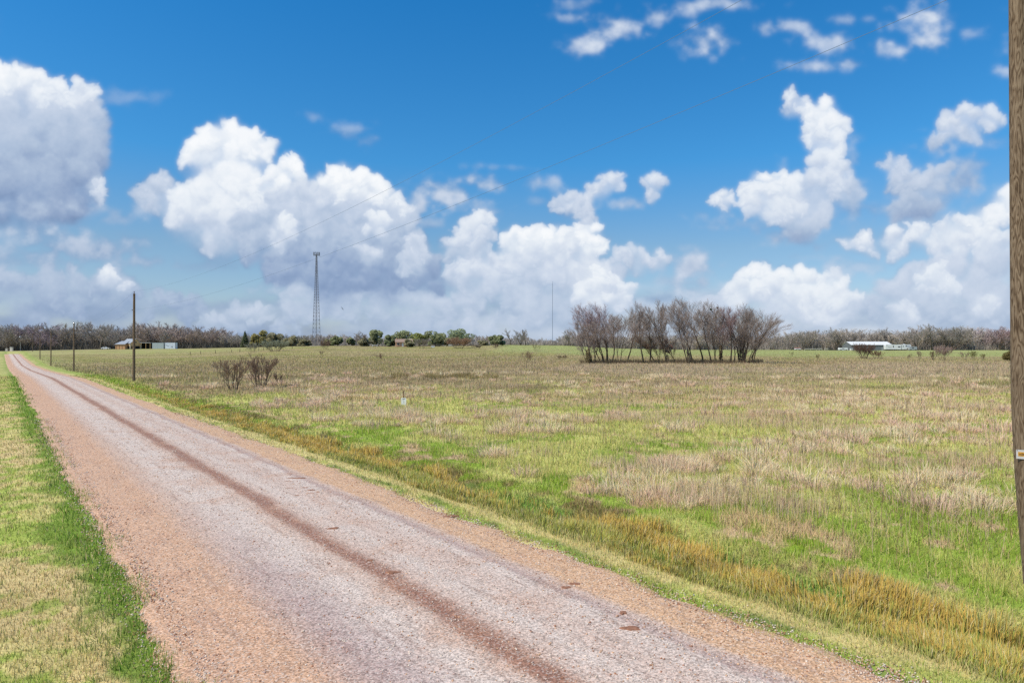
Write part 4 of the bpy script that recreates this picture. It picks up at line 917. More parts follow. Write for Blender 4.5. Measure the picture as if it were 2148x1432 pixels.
for i_, (px, dep, hp) in enumerate(poles):
    x_, y_, z_ = at(px, dep); o = thing('utility_pole', plabel[i_], 'utility pole', (x_, y_, z_), 0, 'utility poles along the gravel road')
    rb, rt_ = (.178, .125) if i_ == 0 else (.17, .12)
    pm_ = MB(); npt = 30; pts = []; rd = []
    for k_ in range(npt):
        f = k_/(npt-1); zz = -.3+f*(hp+.3)
        bx = pbend(zz) if i_ == 0 else 0
        pts.append((bx, 0, zz)); rd.append(rb+(rt_-rb)*f)
    pm_.tube(pts, rd, 28 if i_ == 0 else 12); pm_.build('shaft', M_pole, o, smooth=True)
    tx = pts[-1][0]
    it = MB(); it.tube([(tx, 0, hp-.25), (tx, 0, hp+.12)], .02, 6); it.build('top_pin', M_steel, o)
    ins = MB(); ins.tube([(tx, 0, hp+.10), (tx, 0, hp+.16), (tx, 0, hp+.2), (tx, 0, hp+.27)], [.05, .075, .045, .05], 10); ins.build('insulator', M_ceram, o)
    zb = hp-2.0
    br = MB(); br.box(tx-.24, tx-.10, -.03, .03, zb-.04, zb+.04).tube([(tx-.24, 0, zb-.07), (tx-.24, 0, zb+.07)], .045, 8); br.build('neutral_bracket', M_steel, o)
    tops.append(((x_+tx, y_, z_+hp+.28), (x_+tx-.29, y_, z_+zb)))
    if i_ == 0:
        # wires lead along the pole line, so nothing else hangs here; the plate faces the road
        zc = z_
        pz = EYE-(953-728)/1432*(y_-.15)-z_
        rp = .178-.053*(pz+.3)/(hp+.3); yf = -(rp+.006); pls = dict(loc=(pbend(pz), 0, 0))
        pl_ = MB(); pl_.box(-.125, .165, yf-.006, yf, pz-.078, pz+.078); sg = pl_.build('plate', mat('plate_enamel', (196, 192, 186), .6, .08, 12), o, **pls); sg.rotation_euler = (0, 0, math.radians(-36.9))
        gb = MB(); gb.box(-.098, .140, yf-.009, yf-.0065, pz-.032, pz+.040); gb.build('gold_band', M_gold, sg)
        tx_ = MB(); R = random.Random(4); xx_ = -.088
        while xx_ < .125:
            hh_ = R.uniform(.026, .05); tx_.box(xx_, xx_+R.uniform(.008, .013), yf-.0115, yf-.0095, pz+.002-hh_/2, pz+.002+hh_/2)
            xx_ += R.uniform(.016, .024)
        tx_.build('lettering', M_ink, sg)
        nl = MB(); nl.tube([(-.11, yf-.004, pz+.066), (-.11, yf-.012, pz+.066)], .006, 6); nl.build('nail', M_dark, sg)
M_wire = mat('wire', (104, 124, 150), .6, .05, 1)
wl = [('upper power line, the highest wire strung between the utility poles', 0, 1.5), ('lower neutral line strung beneath the upper wire between the utility poles', 1, 1.15)]
for lab, k_, sag in wl:
    wm = MB(); pts = []
    # continues past the near pole out of view
    a0 = Vector(tops[0][k_]); a1 = Vector(tops[1][k_]); dirv = (a0-a1)
    chain = [a0+dirv*.9]+[Vector(tp[k_]) for tp in tops]
    for a_, b_ in zip(chain[:-1], chain[1:]):
        for q_ in range(24):
            f = q_/24; p_ = a_.lerp(b_, f); p_.z -= sag*4*f*(1-f); pts.append(p_)
    pts.append(chain[-1]); wm.tube(pts, .0052, 5, False); wm.build('power_line', M_wire, None, label=lab, category='power line', group='wires between the utility poles')

# ---------------------------------------------------------------- cell tower
dep = 428; x_, y_, _ = at(663.5, dep); z_ = zt(x_, y_); m_ = dep/1432
o = thing('lattice_tower', 'tall slender steel lattice cell tower with antennas at its top', 'tower', (x_, y_, z_), math.radians(18))
HT = (728-533)*m_+EYE-z_
M_tower = mat('galvanised_tower', (112, 110, 114), .6, .08, 1, .2)
def trad(z): return 2.9*(1-z/HT)+.42*(z/HT)
legs = [[(math.cos(a_)*trad(z), math.sin(a_)*trad(z), z) for z in np.linspace(0, HT, 14)] for a_ in (math.radians(90), math.radians(210), math.radians(330))]
for lg in legs:
    b2 = MB(); b2.tube(lg, [.13]*8+[.09]*6, 6); b2.build('leg', M_tower, o)
br = MB(); z = 0
while z < HT-1:
    st_ = max(.9, trad(z)*1.05); z2 = min(HT, z+st_)
    for k_ in range(3):
        a1, a2 = math.radians(90+120*k_), math.radians(210+120*k_)
        p = lambda a_, zz: (math.cos(a_)*trad(zz), math.sin(a_)*trad(zz), zz)
        br.tube([p(a1, z2), p(a2, z2)], .045, 4, False); br.tube([p(a1, z), p(a2, z2)], .04, 4, False); br.tube([p(a2, z), p(a1, z2)], .04, 4, False)
    z = z2
br.build('bracing', M_tower, o)
cbm = MB(); cbm.tube([(0, 0, 0), (0, 0, HT)], .10, 5); cbm.build('cable_run', M_dark, o)
pf = MB()
for k_ in range(12):
    a_, a2 = k_*math.pi/6, (k_+1)*math.pi/6
    for zz in (HT-.6, HT+.8): pf.tube([(math.cos(a_)*1.7, math.sin(a_)*1.7, zz), (math.cos(a2)*1.7, math.sin(a2)*1.7, zz)], .05, 4, False)
for k_ in range(6): pf.tube([(0, 0, HT-.6), (math.cos(k_*math.pi/3)*1.7, math.sin(k_*math.pi/3)*1.7, HT-.6)], .05, 4, False)

for k_ in range(12): pf.tube([(math.cos(k_*math.pi/6)*1.7, math.sin(k_*math.pi/6)*1.7, HT-.6), (math.cos(k_*math.pi/6)*1.7, math.sin(k_*math.pi/6)*1.7, HT+.8)], .05, 4, False)
pf.build('platform', M_tower, o)
for k_ in range(9):
    a_ = k_*math.pi*2/9; c_, s_2 = math.cos(a_), math.sin(a_); an = MB(); x1, y1 = c_*1.85, s_2*1.85
    an.tube([(x1, y1, HT-1.0), (x1, y1, HT+1.3)], .17, 6); an.build('antenna', M_steel, o)
b2 = MB(); b2.box(-3.8, 3.8, -3.8, 3.8, -.3, .25); b2.build('footing', M_pale, o)

# radio mast
dep = 1150; x_ = (1159-1074)/1432*dep; z_ = zt(x_, dep)
o = thing('radio_mast', 'hair-thin distant radio mast rising above the skyline left of the mid-field stand', 'mast', (x_, dep, z_))
M_mast = mat('mast_grey', (120, 130, 148), .7, .05, 1)
HM = (728-594)/1432*dep+EYE-z_
b2 = MB(); b2.tube([(0, 0, 0), (0, 0, HM)], [.42, .30], 6); b2.build('mast', M_mast, o)
b2 = MB(); b2.tube([(0, 0, HM), (0, 0, HM+3)], .14, 6); b2.build('antenna', M_mast, o)


# ---------------------------------------------------------------- lot sign in the field
x_, y_, z_ = at(847.5, 49.0)
o = thing('lot_sign', 'small white sign on a rusty steel post standing in the nearer field', 'sign', (x_, y_, z_), math.radians(-6))
M_rust = mat('rusty_post', (92, 58, 40), .85, .25, 20)
b2 = MB(); b2.prism([(-.03, -.2), (.03, -.2), (.03, 1.08), (-.03, 1.08)], -.006, .006).box(-.006, .006, .006, .04, -.2, 1.08); pq = b2.build('post', M_rust, o); pq.rotation_euler = (0, math.radians(-3), 0)
b2 = MB(); b2.box(-.20, .17, -.022, -.012, .10, .60); sg = b2.build('panel', M_white, o)
b2 = MB()
for k_ in range(4): b2.box(-.10+k_*.05, -.068+k_*.05, -.026, -.0235, .49, .535)
b2.build('lettering', M_ink, sg); b2 = MB()
b2.tube([(-.05, -.0245, .34), (-.02, -.0245, .37), (.02, -.0245, .35), (.01, -.0245, .31), (-.03, -.0245, .26), (.04, -.0245, .26)], .006, 4); b2.build('lettering', M_ink, sg)

# ---------------------------------------------------------------- barn and sheds (left)
M_cedar = mat('cedar_boards', (190, 148, 108), .85, .22, 1.2, stretch=(6, 6, .4)); M_tan = mat('tan_boards', (214, 178, 130), .85, .12, 1.2, stretch=(5, 5, .4))
M_roofg = mat('grey_metal_roof', (158, 162, 166), .7, .08, .6, 0); M_black = mat('interior_shade_paint', (44, 40, 40), .95, .2, 2)  # near-black paint stands for the shade inside bays, gaps and shed
M_roofw = mat('pale_metal_roof', (222, 220, 214), .8, .05, .4, 0); M_slate = mat('slate_metal_wall', (112, 116, 118), .6, .08, .5, stretch=(8, 8, .2)); M_contA = mat('pale_green_steel', (182, 190, 188), .6, .06, 1, stretch=(9, 9, .2)); M_contB = mat('white_steel', (220, 226, 232), .55, .05, 1, stretch=(9, 9, .2))
M_glass = mat('dark_glass', (50, 56, 64), .1, .1, 1, 0, spec=.6); M_brick = mat('pale_brick', (190, 152, 122), .9, .15, 6); M_shing = mat('brown_shingles', (158, 134, 116), .9, .15, 4)
def gable(o, w_, d_, hw, hr, wallm, roofm, over=.4, ridge_x=True):
    """walls + gable roof, ridge along x"""
    wb = MB(); wb.box(-w_/2, w_/2, -d_/2, d_/2, -.3, hw)
    for sx_ in (-1, 1):
        x0 = sx_*w_/2; x1 = sx_*(w_/2-.12)
        wb.add([(x0, -d_/2, hw), (x0, d_/2, hw), (x0, 0, hr-.05), (x1, -d_/2, hw), (x1, d_/2, hw), (x1, 0, hr-.05)], [(0, 1, 2), (5, 4, 3), (0, 2, 5, 3), (1, 4, 5, 2)])
    wl_ = wb.build('wall', wallm, o)
    rf = MB(); sl = (hr-hw)/(d_/2); e_ = over; ww_ = w_/2+over
    for sy in (-1, 1):
        y1 = sy*(d_/2+e_); z1 = hr-sl*(d_/2+e_)+.04; 
        V = [(-ww_, 0, hr+.04), (ww_, 0, hr+.04), (ww_, y1, z1), (-ww_, y1, z1)]; V += [(a_, b_, c_+.12) for a_, b_, c_ in V]
        rf.add(V, [(0, 1, 2, 3), (7, 6, 5, 4), (0, 4, 5, 1), (1, 5, 6, 2), (2, 6, 7, 3), (3, 7, 4, 0)])
    r_ = rf.build('roof', roofm, o)
    return wl_, r_
x_, y_, z_ = at(276, 428)
o = thing('wooden_barn', 'gabled tan wooden barn with a grey metal roof at the wood edge', 'barn', (x_, y_, z_), math.radians(-28))
wl_, r_ = gable(o, 8.4, 7.0, 3.7, 6.3, M_tan, M_roofg)
b2 = MB(); b2.box(4.21, 4.25, -1.3, .6, 3.9, 4.5); b2.build('window', M_glass, wl_)
b2 = MB(); b2.box(-3.4, 3.2, -3.56, -3.51, -.1, 2.0); b2.build('bay_shade_panel', M_black, o)  # flat dark panel on the solid wall in place of a shaded opening
b2 = MB(); b2.box(4.21, 4.26, -2.9, 2.6, -.1, 1.9); b2.build('bay_shade_panel', M_black, o)
for px_2, py_2 in ((4.1, -3.55), (-4.1, -3.55), (4.26, 3.3)):
    b2 = MB(); b2.box(px_2-.1, px_2+.1, py_2-.12, py_2, -.2, 3.7); b2.build('corner_post', M_white, o)
b2 = MB(); b2.box(-.15, .15, -.15, .15, 6.2, 7.2); b2.build('roof_vent', M_steel, r_)
b2 = MB(); b2.box(-3.6, -3.4, -.1, .1, 6.2, 6.9); b2.build('roof_vent', M_steel, r_)
x_, y_, z_ = at(257, 424)
o = thing('cedar_lean_to', 'low orange cedar lean-to joined to the left side of the gabled barn', 'shed', (x_, y_, z_), math.radians(-8))
b2 = MB(); b2.box(-3.2, 3.2, -2, 2, -.3, 3.2); wl_ = b2.build('wall', M_cedar, o)
b2 = MB(); b2.add([(-3.6, -2.5, 3.0), (3.6, -2.5, 3.0), (3.4, 2.2, 5.0), (-2.4, 2.2, 5.0), (-3.6, -2.5, 3.15), (3.6, -2.5, 3.15), (3.4, 2.2, 5.15), (-2.4, 2.2, 5.15)], [(0, 3, 2, 1), (4, 5, 6, 7), (0, 1, 5, 4), (1, 2, 6, 5), (2, 3, 7, 6), (3, 0, 4, 7)]); b2.build('roof', M_roofg, o)
for k_ in range(3):
    b2 = MB(); b2.box(-2.6+k_*1.9, -2.4+k_*1.9, -2.06, -2.01, -.1, 2.4); b2.build('gap_shade_strip', M_black, wl_)  # dark strips on the wall imitate shade in door gaps
x_, y_, z_ = at(306, 430)
o = thing('open_shed', 'dark open-fronted shed between the gabled barn and the pale green container', 'shed', (x_, y_, z_))
b2 = MB(); b2.box(-4.6, 4.1, -2.4, 2.6, 3.75, 3.95); b2.build('roof', M_roofw, o)
b2 = MB(); b2.box(-4.4, 4.0, 2.3, 2.45, -.2, 3.7).box(-4.4, -4.3, -2.2, 2.3, -.2, 3.7); b2.build('back_wall', M_black, o)  # real wall, painted near-black as the inner shade of the shed
for k_ in range(4):
    b2 = MB(); b2.box(-4.3+k_*2.7, -4.15+k_*2.7, -2.3, -2.15, -.2, 3.75); b2.build('post', M_tan, o)
for lab, px, mm_, wd_ in (('pale green steel container right of the open shed', 333.5, M_contA, 7.4), ('white steel container at the right end of the row by the barn', 359, M_contB, 6.6)):
    x_, y_, z_ = at(px, 427); o = thing('steel_container', lab, 'container', (x_, y_, z_), 0, 'steel containers by the barn')
    b2 = MB(); b2.box(-wd_/2, wd_/2, -1.25, 1.25, .0, 3.9); bd = b2.build('body', mm_, o)
    b2 = MB()
    for k_ in range(int(wd_/.5)): b2.box(-wd_/2+.2+k_*.5, -wd_/2+.42+k_*.5, -1.29, -1.25, .15, 3.75)
    b2.build('corrugation', mm_, bd)
    b2 = MB(); b2.box(-wd_/2-.08, -wd_/2+.08, -1.33, -1.2, -.1, 3.95).box(wd_/2-.08, wd_/2+.08, -1.33, -1.2, -.1, 3.95).box(-wd_/2, wd_/2, -1.33, -1.26, 3.85, 4.0); b2.build('frame', M_dark if mm_ is M_contA else M_steel, o)
    if mm_ is M_contB:
        b2 = MB(); b2.add([(-2.6, -1.32, 2.5), (-.7, -1.32, 1.7), (-.7, -1.32, 1.5), (-2.6, -1.32, 2.25)], [(0, 1, 2, 3)]); b2.build('dark_mark', M_steel, bd); b2 = MB(); b2.box(.9, 1.5, -1.33, -1.3, .9, 1.6); b2.build('vent', M_steel, bd)
# roadside boxes at the junction
M_boxw = mat('weathered_white_box', (214, 206, 188), .7, .08, 3)
for lab, px, w_, h_ in (('smaller whitish utility box left of the road end', 14.5, 1.1, 1.7), ('larger whitish twin-door utility box at the road end', 24.5, 1.7, 2.5)):
    x_, y_, z_ = at(px, 446); o = thing('utility_box', lab, 'utility box', (x_, y_, z_), 0, 'utility boxes at the junction')
    b2 = MB(); b2.box(-w_/2, w_/2, -.5, .5, -.2, h_); bd = b2.build('cabinet', M_boxw, o)
    b2 = MB(); b2.box(-w_/2-.08, w_/2+.08, -.6, .6, h_, h_+.12); b2.build('lid', M_white, o)
    b2 = MB(); b2.box(-.04, .04, -.53, -.505, 0, h_-.1); b2.build('door_seam', M_dark, bd)
x_, y_, z_ = at(43, 448)
o = thing('yard_light', 'pale pole with a white lamp head at the road end', 'light pole', (x_, y_, z_))
M_palep = mat('pale_pole', (170, 164, 150), .85, .1, 3)
b2 = MB(); b2.tube([(0, 0, -.3), (0, 0, 8.6)], [.26, .2], 8); b2.build('pole', M_palep, o)
b2 = MB(); b2.tube([(0, 0, 8.5), (0, -.7, 9.2)], .06, 5); b2.build('arm', M_steel, o)
b2 = MB(); b2.tube([(0, -.5, 9.7), (0, -.6, 9.3), (0, -.7, 8.9)], [.12, .3, .36], 8); b2.build('lamp_head', M_white, o)
x_, y_, z_ = at(52, 452); o = thing('utility_pole', 'faint pale pole without a lamp right of the yard light', 'utility pole', (x_, y_, z_))
b2 = MB(); b2.tube([(0, 0, -.3), (0, 0, 9.4)], [.24, .17], 8); b2.build('shaft', M_palep, o)
b2 = MB(); b2.tube([(0, 0, 9.4), (0, 0, 9.7)], [.05, .05], 6); b2.build('insulator', M_ceram, o)

def vehicle(o, L, W, Hh, body, two_box=True, wheel=.36):
    b2 = MB()
    if two_box: prof = [(-L/2, .35), (L/2, .35), (L/2, .85), (L/2-.1, 1.0), (L*.12, 1.02), (-.0, Hh), (-L*.24, Hh), (-L*.30, 1.05), (-L/2, 1.02)]
    else: prof = [(-L/2, .4), (L/2, .4), (L/2, Hh-.2), (L/2-.3, Hh), (-L/2+.3, Hh), (-L/2, Hh-.2)]
    b2.prism(prof, -W/2, W/2); bd = b2.build('body', body, o)
    g_ = MB(); 
    if two_box: g_.add([(-L*.22, -W/2-.01, 1.08), (L*.07, -W/2-.01, 1.08), (0, -W/2-.01, Hh-.1), (-L*.22, -W/2-.01, Hh-.1)], [(0, 1, 2, 3)])
    else: g_.box(-L*.2, L*.1, -W/2-.02, -W/2-.005, Hh*.55, Hh*.78)
    g_.build('window', M_glass, bd)
    for sx_ in (-1, 1):
        for sy in (-1, 1):
            w2 = MB(); w2.tube([(sx_*L*.32, sy*(W/2-.18), wheel), (sx_*L*.32, sy*(W/2+.02), wheel)], wheel, 14); w2.build('wheel', M_tyre, o)
M_tyre = mat('tyre', (34, 34, 36), .9, .1, 5); M_red = mat('red_paint', (170, 70, 66), .5, .12, 2); M_greyv = mat('grey_paint', (160, 164, 166), .5, .06, 2)
x_, y_, z_ = at(222, 433); o = thing('parked_pickup', 'small white pickup parked on the grass left of the barn', 'vehicle', (x_, y_, z_)); vehicle(o, 5.0, 1.9, 1.7, M_white)
# farmhouse
x_, y_, z_ = at(847, 388); o = thing('brick_farmhouse', 'pale brick farmhouse with a brown roof among the evergreens', 'house', (x_, y_, z_+.1), math.radians(12))
wl_, r_ = gable(o, 9.0, 6.5, 2.6, 4.2, M_brick, M_shing, .5)
for wx0 in (-3.2, 1.0, 3.0):
    b2 = MB(); b2.box(wx0-.5, wx0+.5, -3.31, -3.27, .9, 2.0); wn = b2.build('window', M_glass, wl_)
    b3 = MB(); b3.box(wx0-.58, wx0+.58, -3.30, -3.255, .8, .9).box(wx0-.58, wx0+.58, -3.30, -3.255, 2.0, 2.08).box(wx0-.58, wx0-.5, -3.30, -3.255, .9, 2.0).box(wx0+.5, wx0+.58, -3.30, -3.255, .9, 2.0); b3.build('frame', M_white, wn)
b2 = MB(); b2.box(-1.2, -.3, -3.31, -3.26, 0, 2.05); b2.build('door', M_white, wl_)
b2 = MB(); b2.box(-4.3, -3.7, -.4, .4, 3, 4.9); b2.build('chimney', M_brick, r_)
x_, y_, z_ = at(941, 428); o = thing('small_shed', 'small grey shed behind the reddish domed shrub', 'shed', (x_, y_, z_+.2)); gable(o, 5, 4, 2.1, 2.9, mat('grey_wall', (168, 172, 170), .8, .06, 2), M_roofg, .3)
x_, y_, z_ = at(908, 350); o = thing('white_tank', 'small white rectangular tank on legs right of the farmhouse', 'tank', (x_, y_, z_))
b2 = MB(); b2.box(-.9, .9, -.5, .5, .45, 1.1); b2.build('tank_body', M_white, o)
for a_ in (-.8, .8):
    b2 = MB(); b2.box(a_-.05, a_+.05, -.4, .4, -.1, .45); b2.build('leg', M_steel, o)
x_, y_, z_ = at(786, 380); o = thing('garden_table', 'low white bench table under the round-topped evergreen', 'table', (x_, y_, z_))
b2 = MB(); b2.box(-1.6, 1.6, -.5, .5, 1.0, 1.12); b2.build('tabletop', M_white, o)
for a_ in (-1.3, 1.3):
    b2 = MB(); b2.box(a_-.1, a_+.1, -.4, .4, -.1, 1.0); b2.build('leg', M_white, o)
# right farmstead
x_, y_, z_ = at(1818, 436); m_ = 436/1432; o = thing('metal_barn', 'long low slate-grey metal barn with a pale roof in the right pasture', 'barn', (x_, y_, z_))
wl_, r_ = gable(o, 25.4, 12, 3.5, 5.5, M_slate, M_roofw, .3)
b2 = MB(); b2.box(6.3, 7.4, -6.06, -6.01, 0, 2.2); b2.build('door', mat('grey_door', (150, 158, 162), .6, .05, 2), wl_)
b2 = MB(); b2.box(-12.5, 12.5, -6.36, -6.31, 3.2, 3.4); b2.build('gutter', M_dark, r_)
x_, y_, z_ = at(1882, 428); o = thing('travel_trailer', 'long white travel trailer parked at the right end of the metal barn', 'trailer', (x_, y_, z_))
b2 = MB(); b2.prism([(-7.8, .7), (5.2, .7), (5.8, 1.6), (7.9, 1.7), (7.9, 3.3), (7.2, 3.75), (-7.6, 3.75), (-7.9, 3.4)], -1.25, 1.25); bd = b2.build('body', M_white, o)
for x0, x1, z0, z1 in ((-7.4, -6.8, 2.9, 3.2), (-3.4, -2.8, 1.9, 3.0), (-.3, 1.3, 2.0, 2.6), (2.8, 3.3, 2.2, 3.0), (4.5, 5.7, 2.5, 3.1), (6.3, 6.9, 2.2, 2.9)):
    b2 = MB(); b2.box(x0, x1, -1.28, -1.255, z0, z1); b2.build('window', M_glass, bd)
b2 = MB(); b2.add([(-6.5, -1.27, 2.3), (-4.3, -1.27, 2.0), (-4.3, -1.27, 1.8), (-6.5, -1.27, 2.15)], [(0, 1, 2, 3)]); b2.build('stripe', M_steel, bd)
b2 = MB(); b2.box(1.8, 2.0, -1.32, -1.26, .8, 3.3); b2.build('awning_arm', M_dark, bd)
b2 = MB(); b2.box(3.9, 4.9, -.4, .4, 3.75, 4.05); b2.build('roof_unit', M_white, bd)
b2 = MB(); b2.box(-4.6, -4.0, -.4, .4, 3.75, 4.0); b2.build('roof_unit', M_white, bd)
for a_ in (-2.2, -1.1):
    for sy in (-1, 1):
        w2 = MB(); w2.tube([(a_, sy*1.0, .42), (a_, sy*1.24, .42)], .42, 14); w2.build('wheel', M_tyre, o)
b2 = MB(); b2.box(5.0, 5.2, -.6, -.4, -.1, .8); b2.build('landing_leg', M_dark, o)
b2 = MB(); b2.box(5.0, 5.2, .4, .6, -.1, .8); b2.build('landing_leg', M_dark, o)
x_, y_, z_ = at(1914, 424); o = thing('cargo_trailer', 'small grey box trailer just right of the white travel trailer', 'trailer', (x_, y_, z_)); vehicle(o, 4.6, 1.9, 2.4, M_greyv, False)
x_, y_, z_ = at(1768, 430); o = thing('white_boat_trailer', 'low white trailer with small dark windows left of the metal barn', 'trailer', (x_, y_, z_)); vehicle(o, 5.2, 2.0, 1.75, M_white, False)
x_, y_, z_ = at(1785.5, 428); o = thing('water_tote', 'small white square tank against the left end of the metal barn', 'tank', (x_, y_, z_))
b2 = MB(); b2.box(-.6, .6, -.6, .6, .15, 1.35); b2.build('tank_body', M_white, o)
b2 = MB(); b2.box(-.65, .65, -.65, .65, 0, .15); b2.build('pallet', M_tan, o)
b2 = MB()
for k_ in range(5): b2.box(-.62+k_*.3, -.59+k_*.3, -.64, -.61, .15, 1.35)
b2.build('cage', M_steel, o)
x_, y_, z_ = at(1673, 430); o = thing('stock_trailer', 'small white trailer with a red top at the far side of the right pasture', 'trailer', (x_, y_, z_)); vehicle(o, 3.4, 1.8, 1.2, M_white, False)
b2 = MB(); b2.box(-1.6, 1.6, -.9, .9, 1.2, 1.55); b2.build('roof', M_red, o)
x_, y_, z_ = at(1404, 425); o = thing('red_tractor', 'red farm tractor glimpsed between the trunks of the mid-field stand', 'tractor', (x_, y_, z_))
b2 = MB(); b2.prism([(-1.9, .8), (1.0, .8), (1.0, 1.7), (-.4, 1.9), (-1.9, 1.7)], -.5, .5).box(.2, 1.9, -.9, .9, .9, 1.6); b2.build('body', M_red, o)
b2 = MB(); b2.box(-.1, 1.5, -.75, .75, 2.7, 2.85).box(-.05, .05, -.7, -.6, 1.6, 2.7).box(1.35, 1.45, -.7, -.6, 1.6, 2.7).box(-.05, .05, .6, .7, 1.6, 2.7).box(1.35, 1.45, .6, .7, 1.6, 2.7); b2.build('canopy', M_red, o)
for x0, rr_ in ((.9, .85), (-1.4, .5)):
    for sy in (-1, 1):
        w2 = MB(); w2.tube([(x0, sy*.75, rr_), (x0, sy*1.1, rr_)], rr_, 16); w2.build('wheel', M_tyre, o)
# white rails
for k_, (px, w_, lab) in enumerate(((1700, 7.5, 'left and longest length of low white fence rail in the right pasture'), (1719, 3.4, 'middle length of low white fence rail in the right pasture'), (1733, 2.4, 'right and shortest length of low white fence rail in the right pasture'))):
    x_, y_, z_ = at(px, 438); o = thing('rail_fence', lab, 'fence', (x_, y_, z_), 0, 'white rails at the pasture end')
    b2 = MB(); b2.box(-w_/2, w_/2, -.04, .04, .75+k_*.15, 1.05+k_*.15); b2.build('rail', M_boxw, o)
    for f in (-1, 0, 1):
        b2 = MB(); b2.box(f*(w_/2-.1)-.06, f*(w_/2-.1)+.06, .05, .17, -.2, 1.15+k_*.15); b2.build('post', M_boxw, o)
# old fence line: posts before the grey-green shrub
fp_px = [399, 421, 452, 486, 503, 543, 553, 560, 588, 613]
first = None
fl = ['weathered fence post farthest left on the old fence line', 'weathered fence post, second from the left on the old fence line', 'weathered fence post third from the left, left of the small pale bare tree',
      'weathered fence post at the foot of the small pale bare tree', 'thicker dark fence post right of the small pale bare tree', 'dark fence post before the left side of the large grey-green shrub',
      'fence post close right of the one at the shrub left side', 'third fence post of the tight trio before the grey-green shrub', 'fence post near the right side of the large grey-green shrub', 'last fence post, right of the large grey-green shrub']
M_post = mat('old_post', (92, 80, 66), .95, .2, 5)
for k_, px in enumerate(fp_px):
    x_, y_, z_ = at(px, 335+k_); b2 = MB(); hp = 1.4+.3*((k_*7) % 3)/3
    b2.tube([(0, 0, -.3), (.02, 0, hp*.6), (.05*(-1)**k_, 0, hp), (.05*(-1)**k_, 0, hp+.05)], [.14, .12, .11, .05], 7)
    b2.build('fence_post', M_post, None, (x_, y_, z_), label=fl[k_], category='fence post', group='posts of the old fence line')

# cow: one continuous body
x_, y_, z_ = at(1003, 338)
vc, ed, rad_ = [], [], []
def vtx(p, r): vc.append(p); rad_.append(r); return len(vc)-1
hip = vtx((.75, 0, 1.05), .34); mid_ = vtx((.1, 0, 1.0), .38); sh_ = vtx((-.6, 0, 1.08), .34); nk = vtx((-.98, 0, 1.2), .22); hd = vtx((-1.25, 0, 1.25), .17); mz = vtx((-1.52, 0, 1.08), .11)
ed += [(hip, mid_), (mid_, sh_), (sh_, nk), (nk, hd), (hd, mz)]
for par, x0 in ((hip, .72), (sh_, -.62)):
    for sy in (-1, 1):
        a1 = vtx((x0, sy*.22, .68), .14); a2 = vtx((x0+(.1 if par == hip else -.03), sy*.22, .38), .08); a3 = vtx((x0+.02, sy*.22, .06), .07); ed += [(par, a1), (a1, a2), (a2, a3)]
tl = vtx((1.12, 0, 1.1), .05); tl2 = vtx((1.2, 0, .6), .04); ed += [(hip, tl), (tl, tl2)]
me = bpy.data.meshes.new('cow'); me.from_pydata(vc, ed, []); me.update()
cow = link('cow', me, mat('black_hide', (34, 32, 32), .8, .1, 3), None, (x_, y_, z_), label='black cow grazing in the far pasture left of the lone evergreen', category='cow')
sk = cow.modifiers.new('s', 'SKIN'); sub = cow.modifiers.new('u', 'SUBSURF'); sub.levels = sub.render_levels = 1
for i_, r_2 in enumerate(rad_): me.skin_vertices[0].data[i_].radius = (r_2, r_2)
me.skin_vertices[0].data[0].use_root = True
# bird
b2 = MB(); b2.tube([(-.30, 0, 0), (-.16, 0, .02), (.02, 0, .0), (.2, 0, -.02), (.34, 0, -.03)], [.02, .07, .085, .05, .015], 8)
b2.add([(-.1, .02, .03), (.12, .02, .03), (.16, .25, .34), (.06, .48, .62), (-.02, .25, .36)], [(0, 1, 2, 3, 4)]); b2.add([(-.1, -.02, .03), (.12, -.02, .03), (.16, -.2, -.30), (.06, -.38, -.56), (-.02, -.2, -.30)], [(0, 4, 3, 2, 1)])
b2.add([(.3, -.02, -.03), (.5, -.09, -.04), (.5, .09, -.04), (.3, .02, -.03)], [(0, 1, 2, 3)])
bo = b2.build('bird', mat('dark_feathers', (46, 44, 46), .8, .1, 6), None, ((718-1074)/1432*190, 190, EYE+(728-647)/1432*190), label='small dark bird banking in flight right of the cell tower', category='bird'); bo.rotation_euler = (0, 0, math.radians(70))

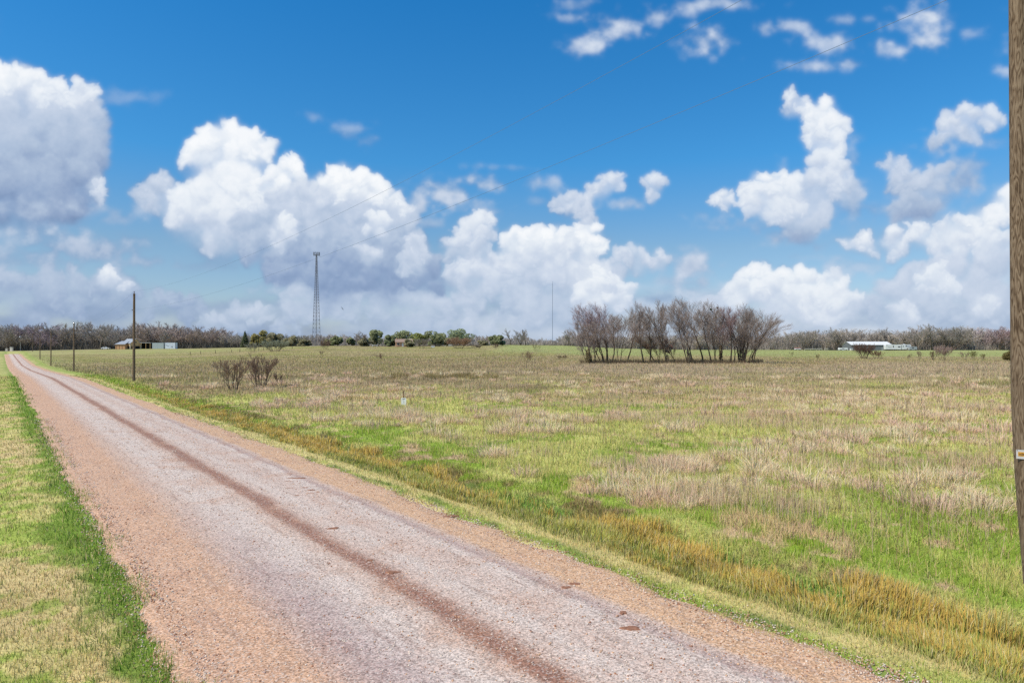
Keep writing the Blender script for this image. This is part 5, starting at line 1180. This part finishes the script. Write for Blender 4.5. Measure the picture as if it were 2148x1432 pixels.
# clods and flat bark pieces on the road
M_clod = mat('brown_clod', (150, 106, 82), .95, .25, 20)
def on_road(px, py):
    dpt = 4.13*1432/(py-728); return (px-1074)/1432*dpt, dpt
cl = [(622, 1003, .62, .14, 'longest flat dark bark piece lying on the right side of the road'), (607, 1010, .34, .06, 'thin sliver of bark just left of the longest bark piece'), (608, 1024, .26, .05, 'short dark sliver nearer than the longest bark piece'),
      (640, 1023, .30, .08, 'curved dark bark scrap right of the short sliver'), (656, 1028, .26, .12, 'rounded dark clod beside the curved bark scrap'), (668, 1032, .12, .08, 'tiny clod right of the rounded dark clod'),
      (705, 1019, .28, .04, 'lone thin dark stick on the orange gravel right of the bark pieces'), (624, 1040, .24, .06, 'greyish bark flake below the group of bark pieces'), (652, 1035, .24, .05, 'grey flake under the rounded clod'),
      (80, 829, .8, .3, 'dark clod cluster on the left side of the distant road'), (944, 1079, .42, .18, 'flattened brown clod at the right road edge by the grass'), (1187, 1231, .22, .13, 'left and smaller of two brown clods on the right gravel shoulder'),
      (1204, 1222, .26, .14, 'right and larger of two brown clods on the right gravel shoulder'), (1306, 1284, .2, .13, 'small dark clod alone on the right gravel shoulder near the frame bottom'), (1321, 1317, .34, .16, 'rounded reddish-brown clod nearest the frame bottom'),
      (825, 1202, .26, .13, 'reddish-brown crumbled clod on the pale track right of the dark streak'), (779, 1177, .18, .08, 'small crumbled clod on the pale track above the larger one'), (700, 1110, .3, .14, 'reddish-brown patch of clod beside the dark streak')]
for i_, (px, py, L_, W_, lab) in enumerate(cl):
    x_, y_ = on_road(px, py); R = random.Random(i_); s__, t__ = st(x_, y_)
    z_ = zt(x_, y_)+.03+.07*(1-(2*(t__-1.85)/7.2-1)**2)
    n_ = 12; V = []; F = []
    ring = []
    for k_ in range(n_):
        a_ = 2*math.pi*k_/n_; q_ = R.uniform(.5, 1.3); ring.append((math.cos(a_)*L_/2*q_, math.sin(a_)*W_/2*q_))
    hh_ = min(.022, W_*.2)
    V = [(a_, b_, -.01) for a_, b_ in ring]+[(a_*.8, b_*.8, hh_*R.uniform(.6, 1)) for a_, b_ in ring]+[(0, 0, hh_*1.15)]
    F = [(k_, (k_+1) % n_, n_+(k_+1) % n_, n_+k_) for k_ in range(n_)]+[(n_+k_, n_+(k_+1) % n_, 2*n_) for k_ in range(n_)]
    b2 = MB(); b2.add(V, F); q_ = b2.build('dirt_clod', M_clod, None, (x_, y_, z_), label=lab, category='clod', group='clods and bark scraps on the road')
    q_.rotation_euler = (0, 0, R.uniform(-.15, .45))
print('done', time.time()-T0)
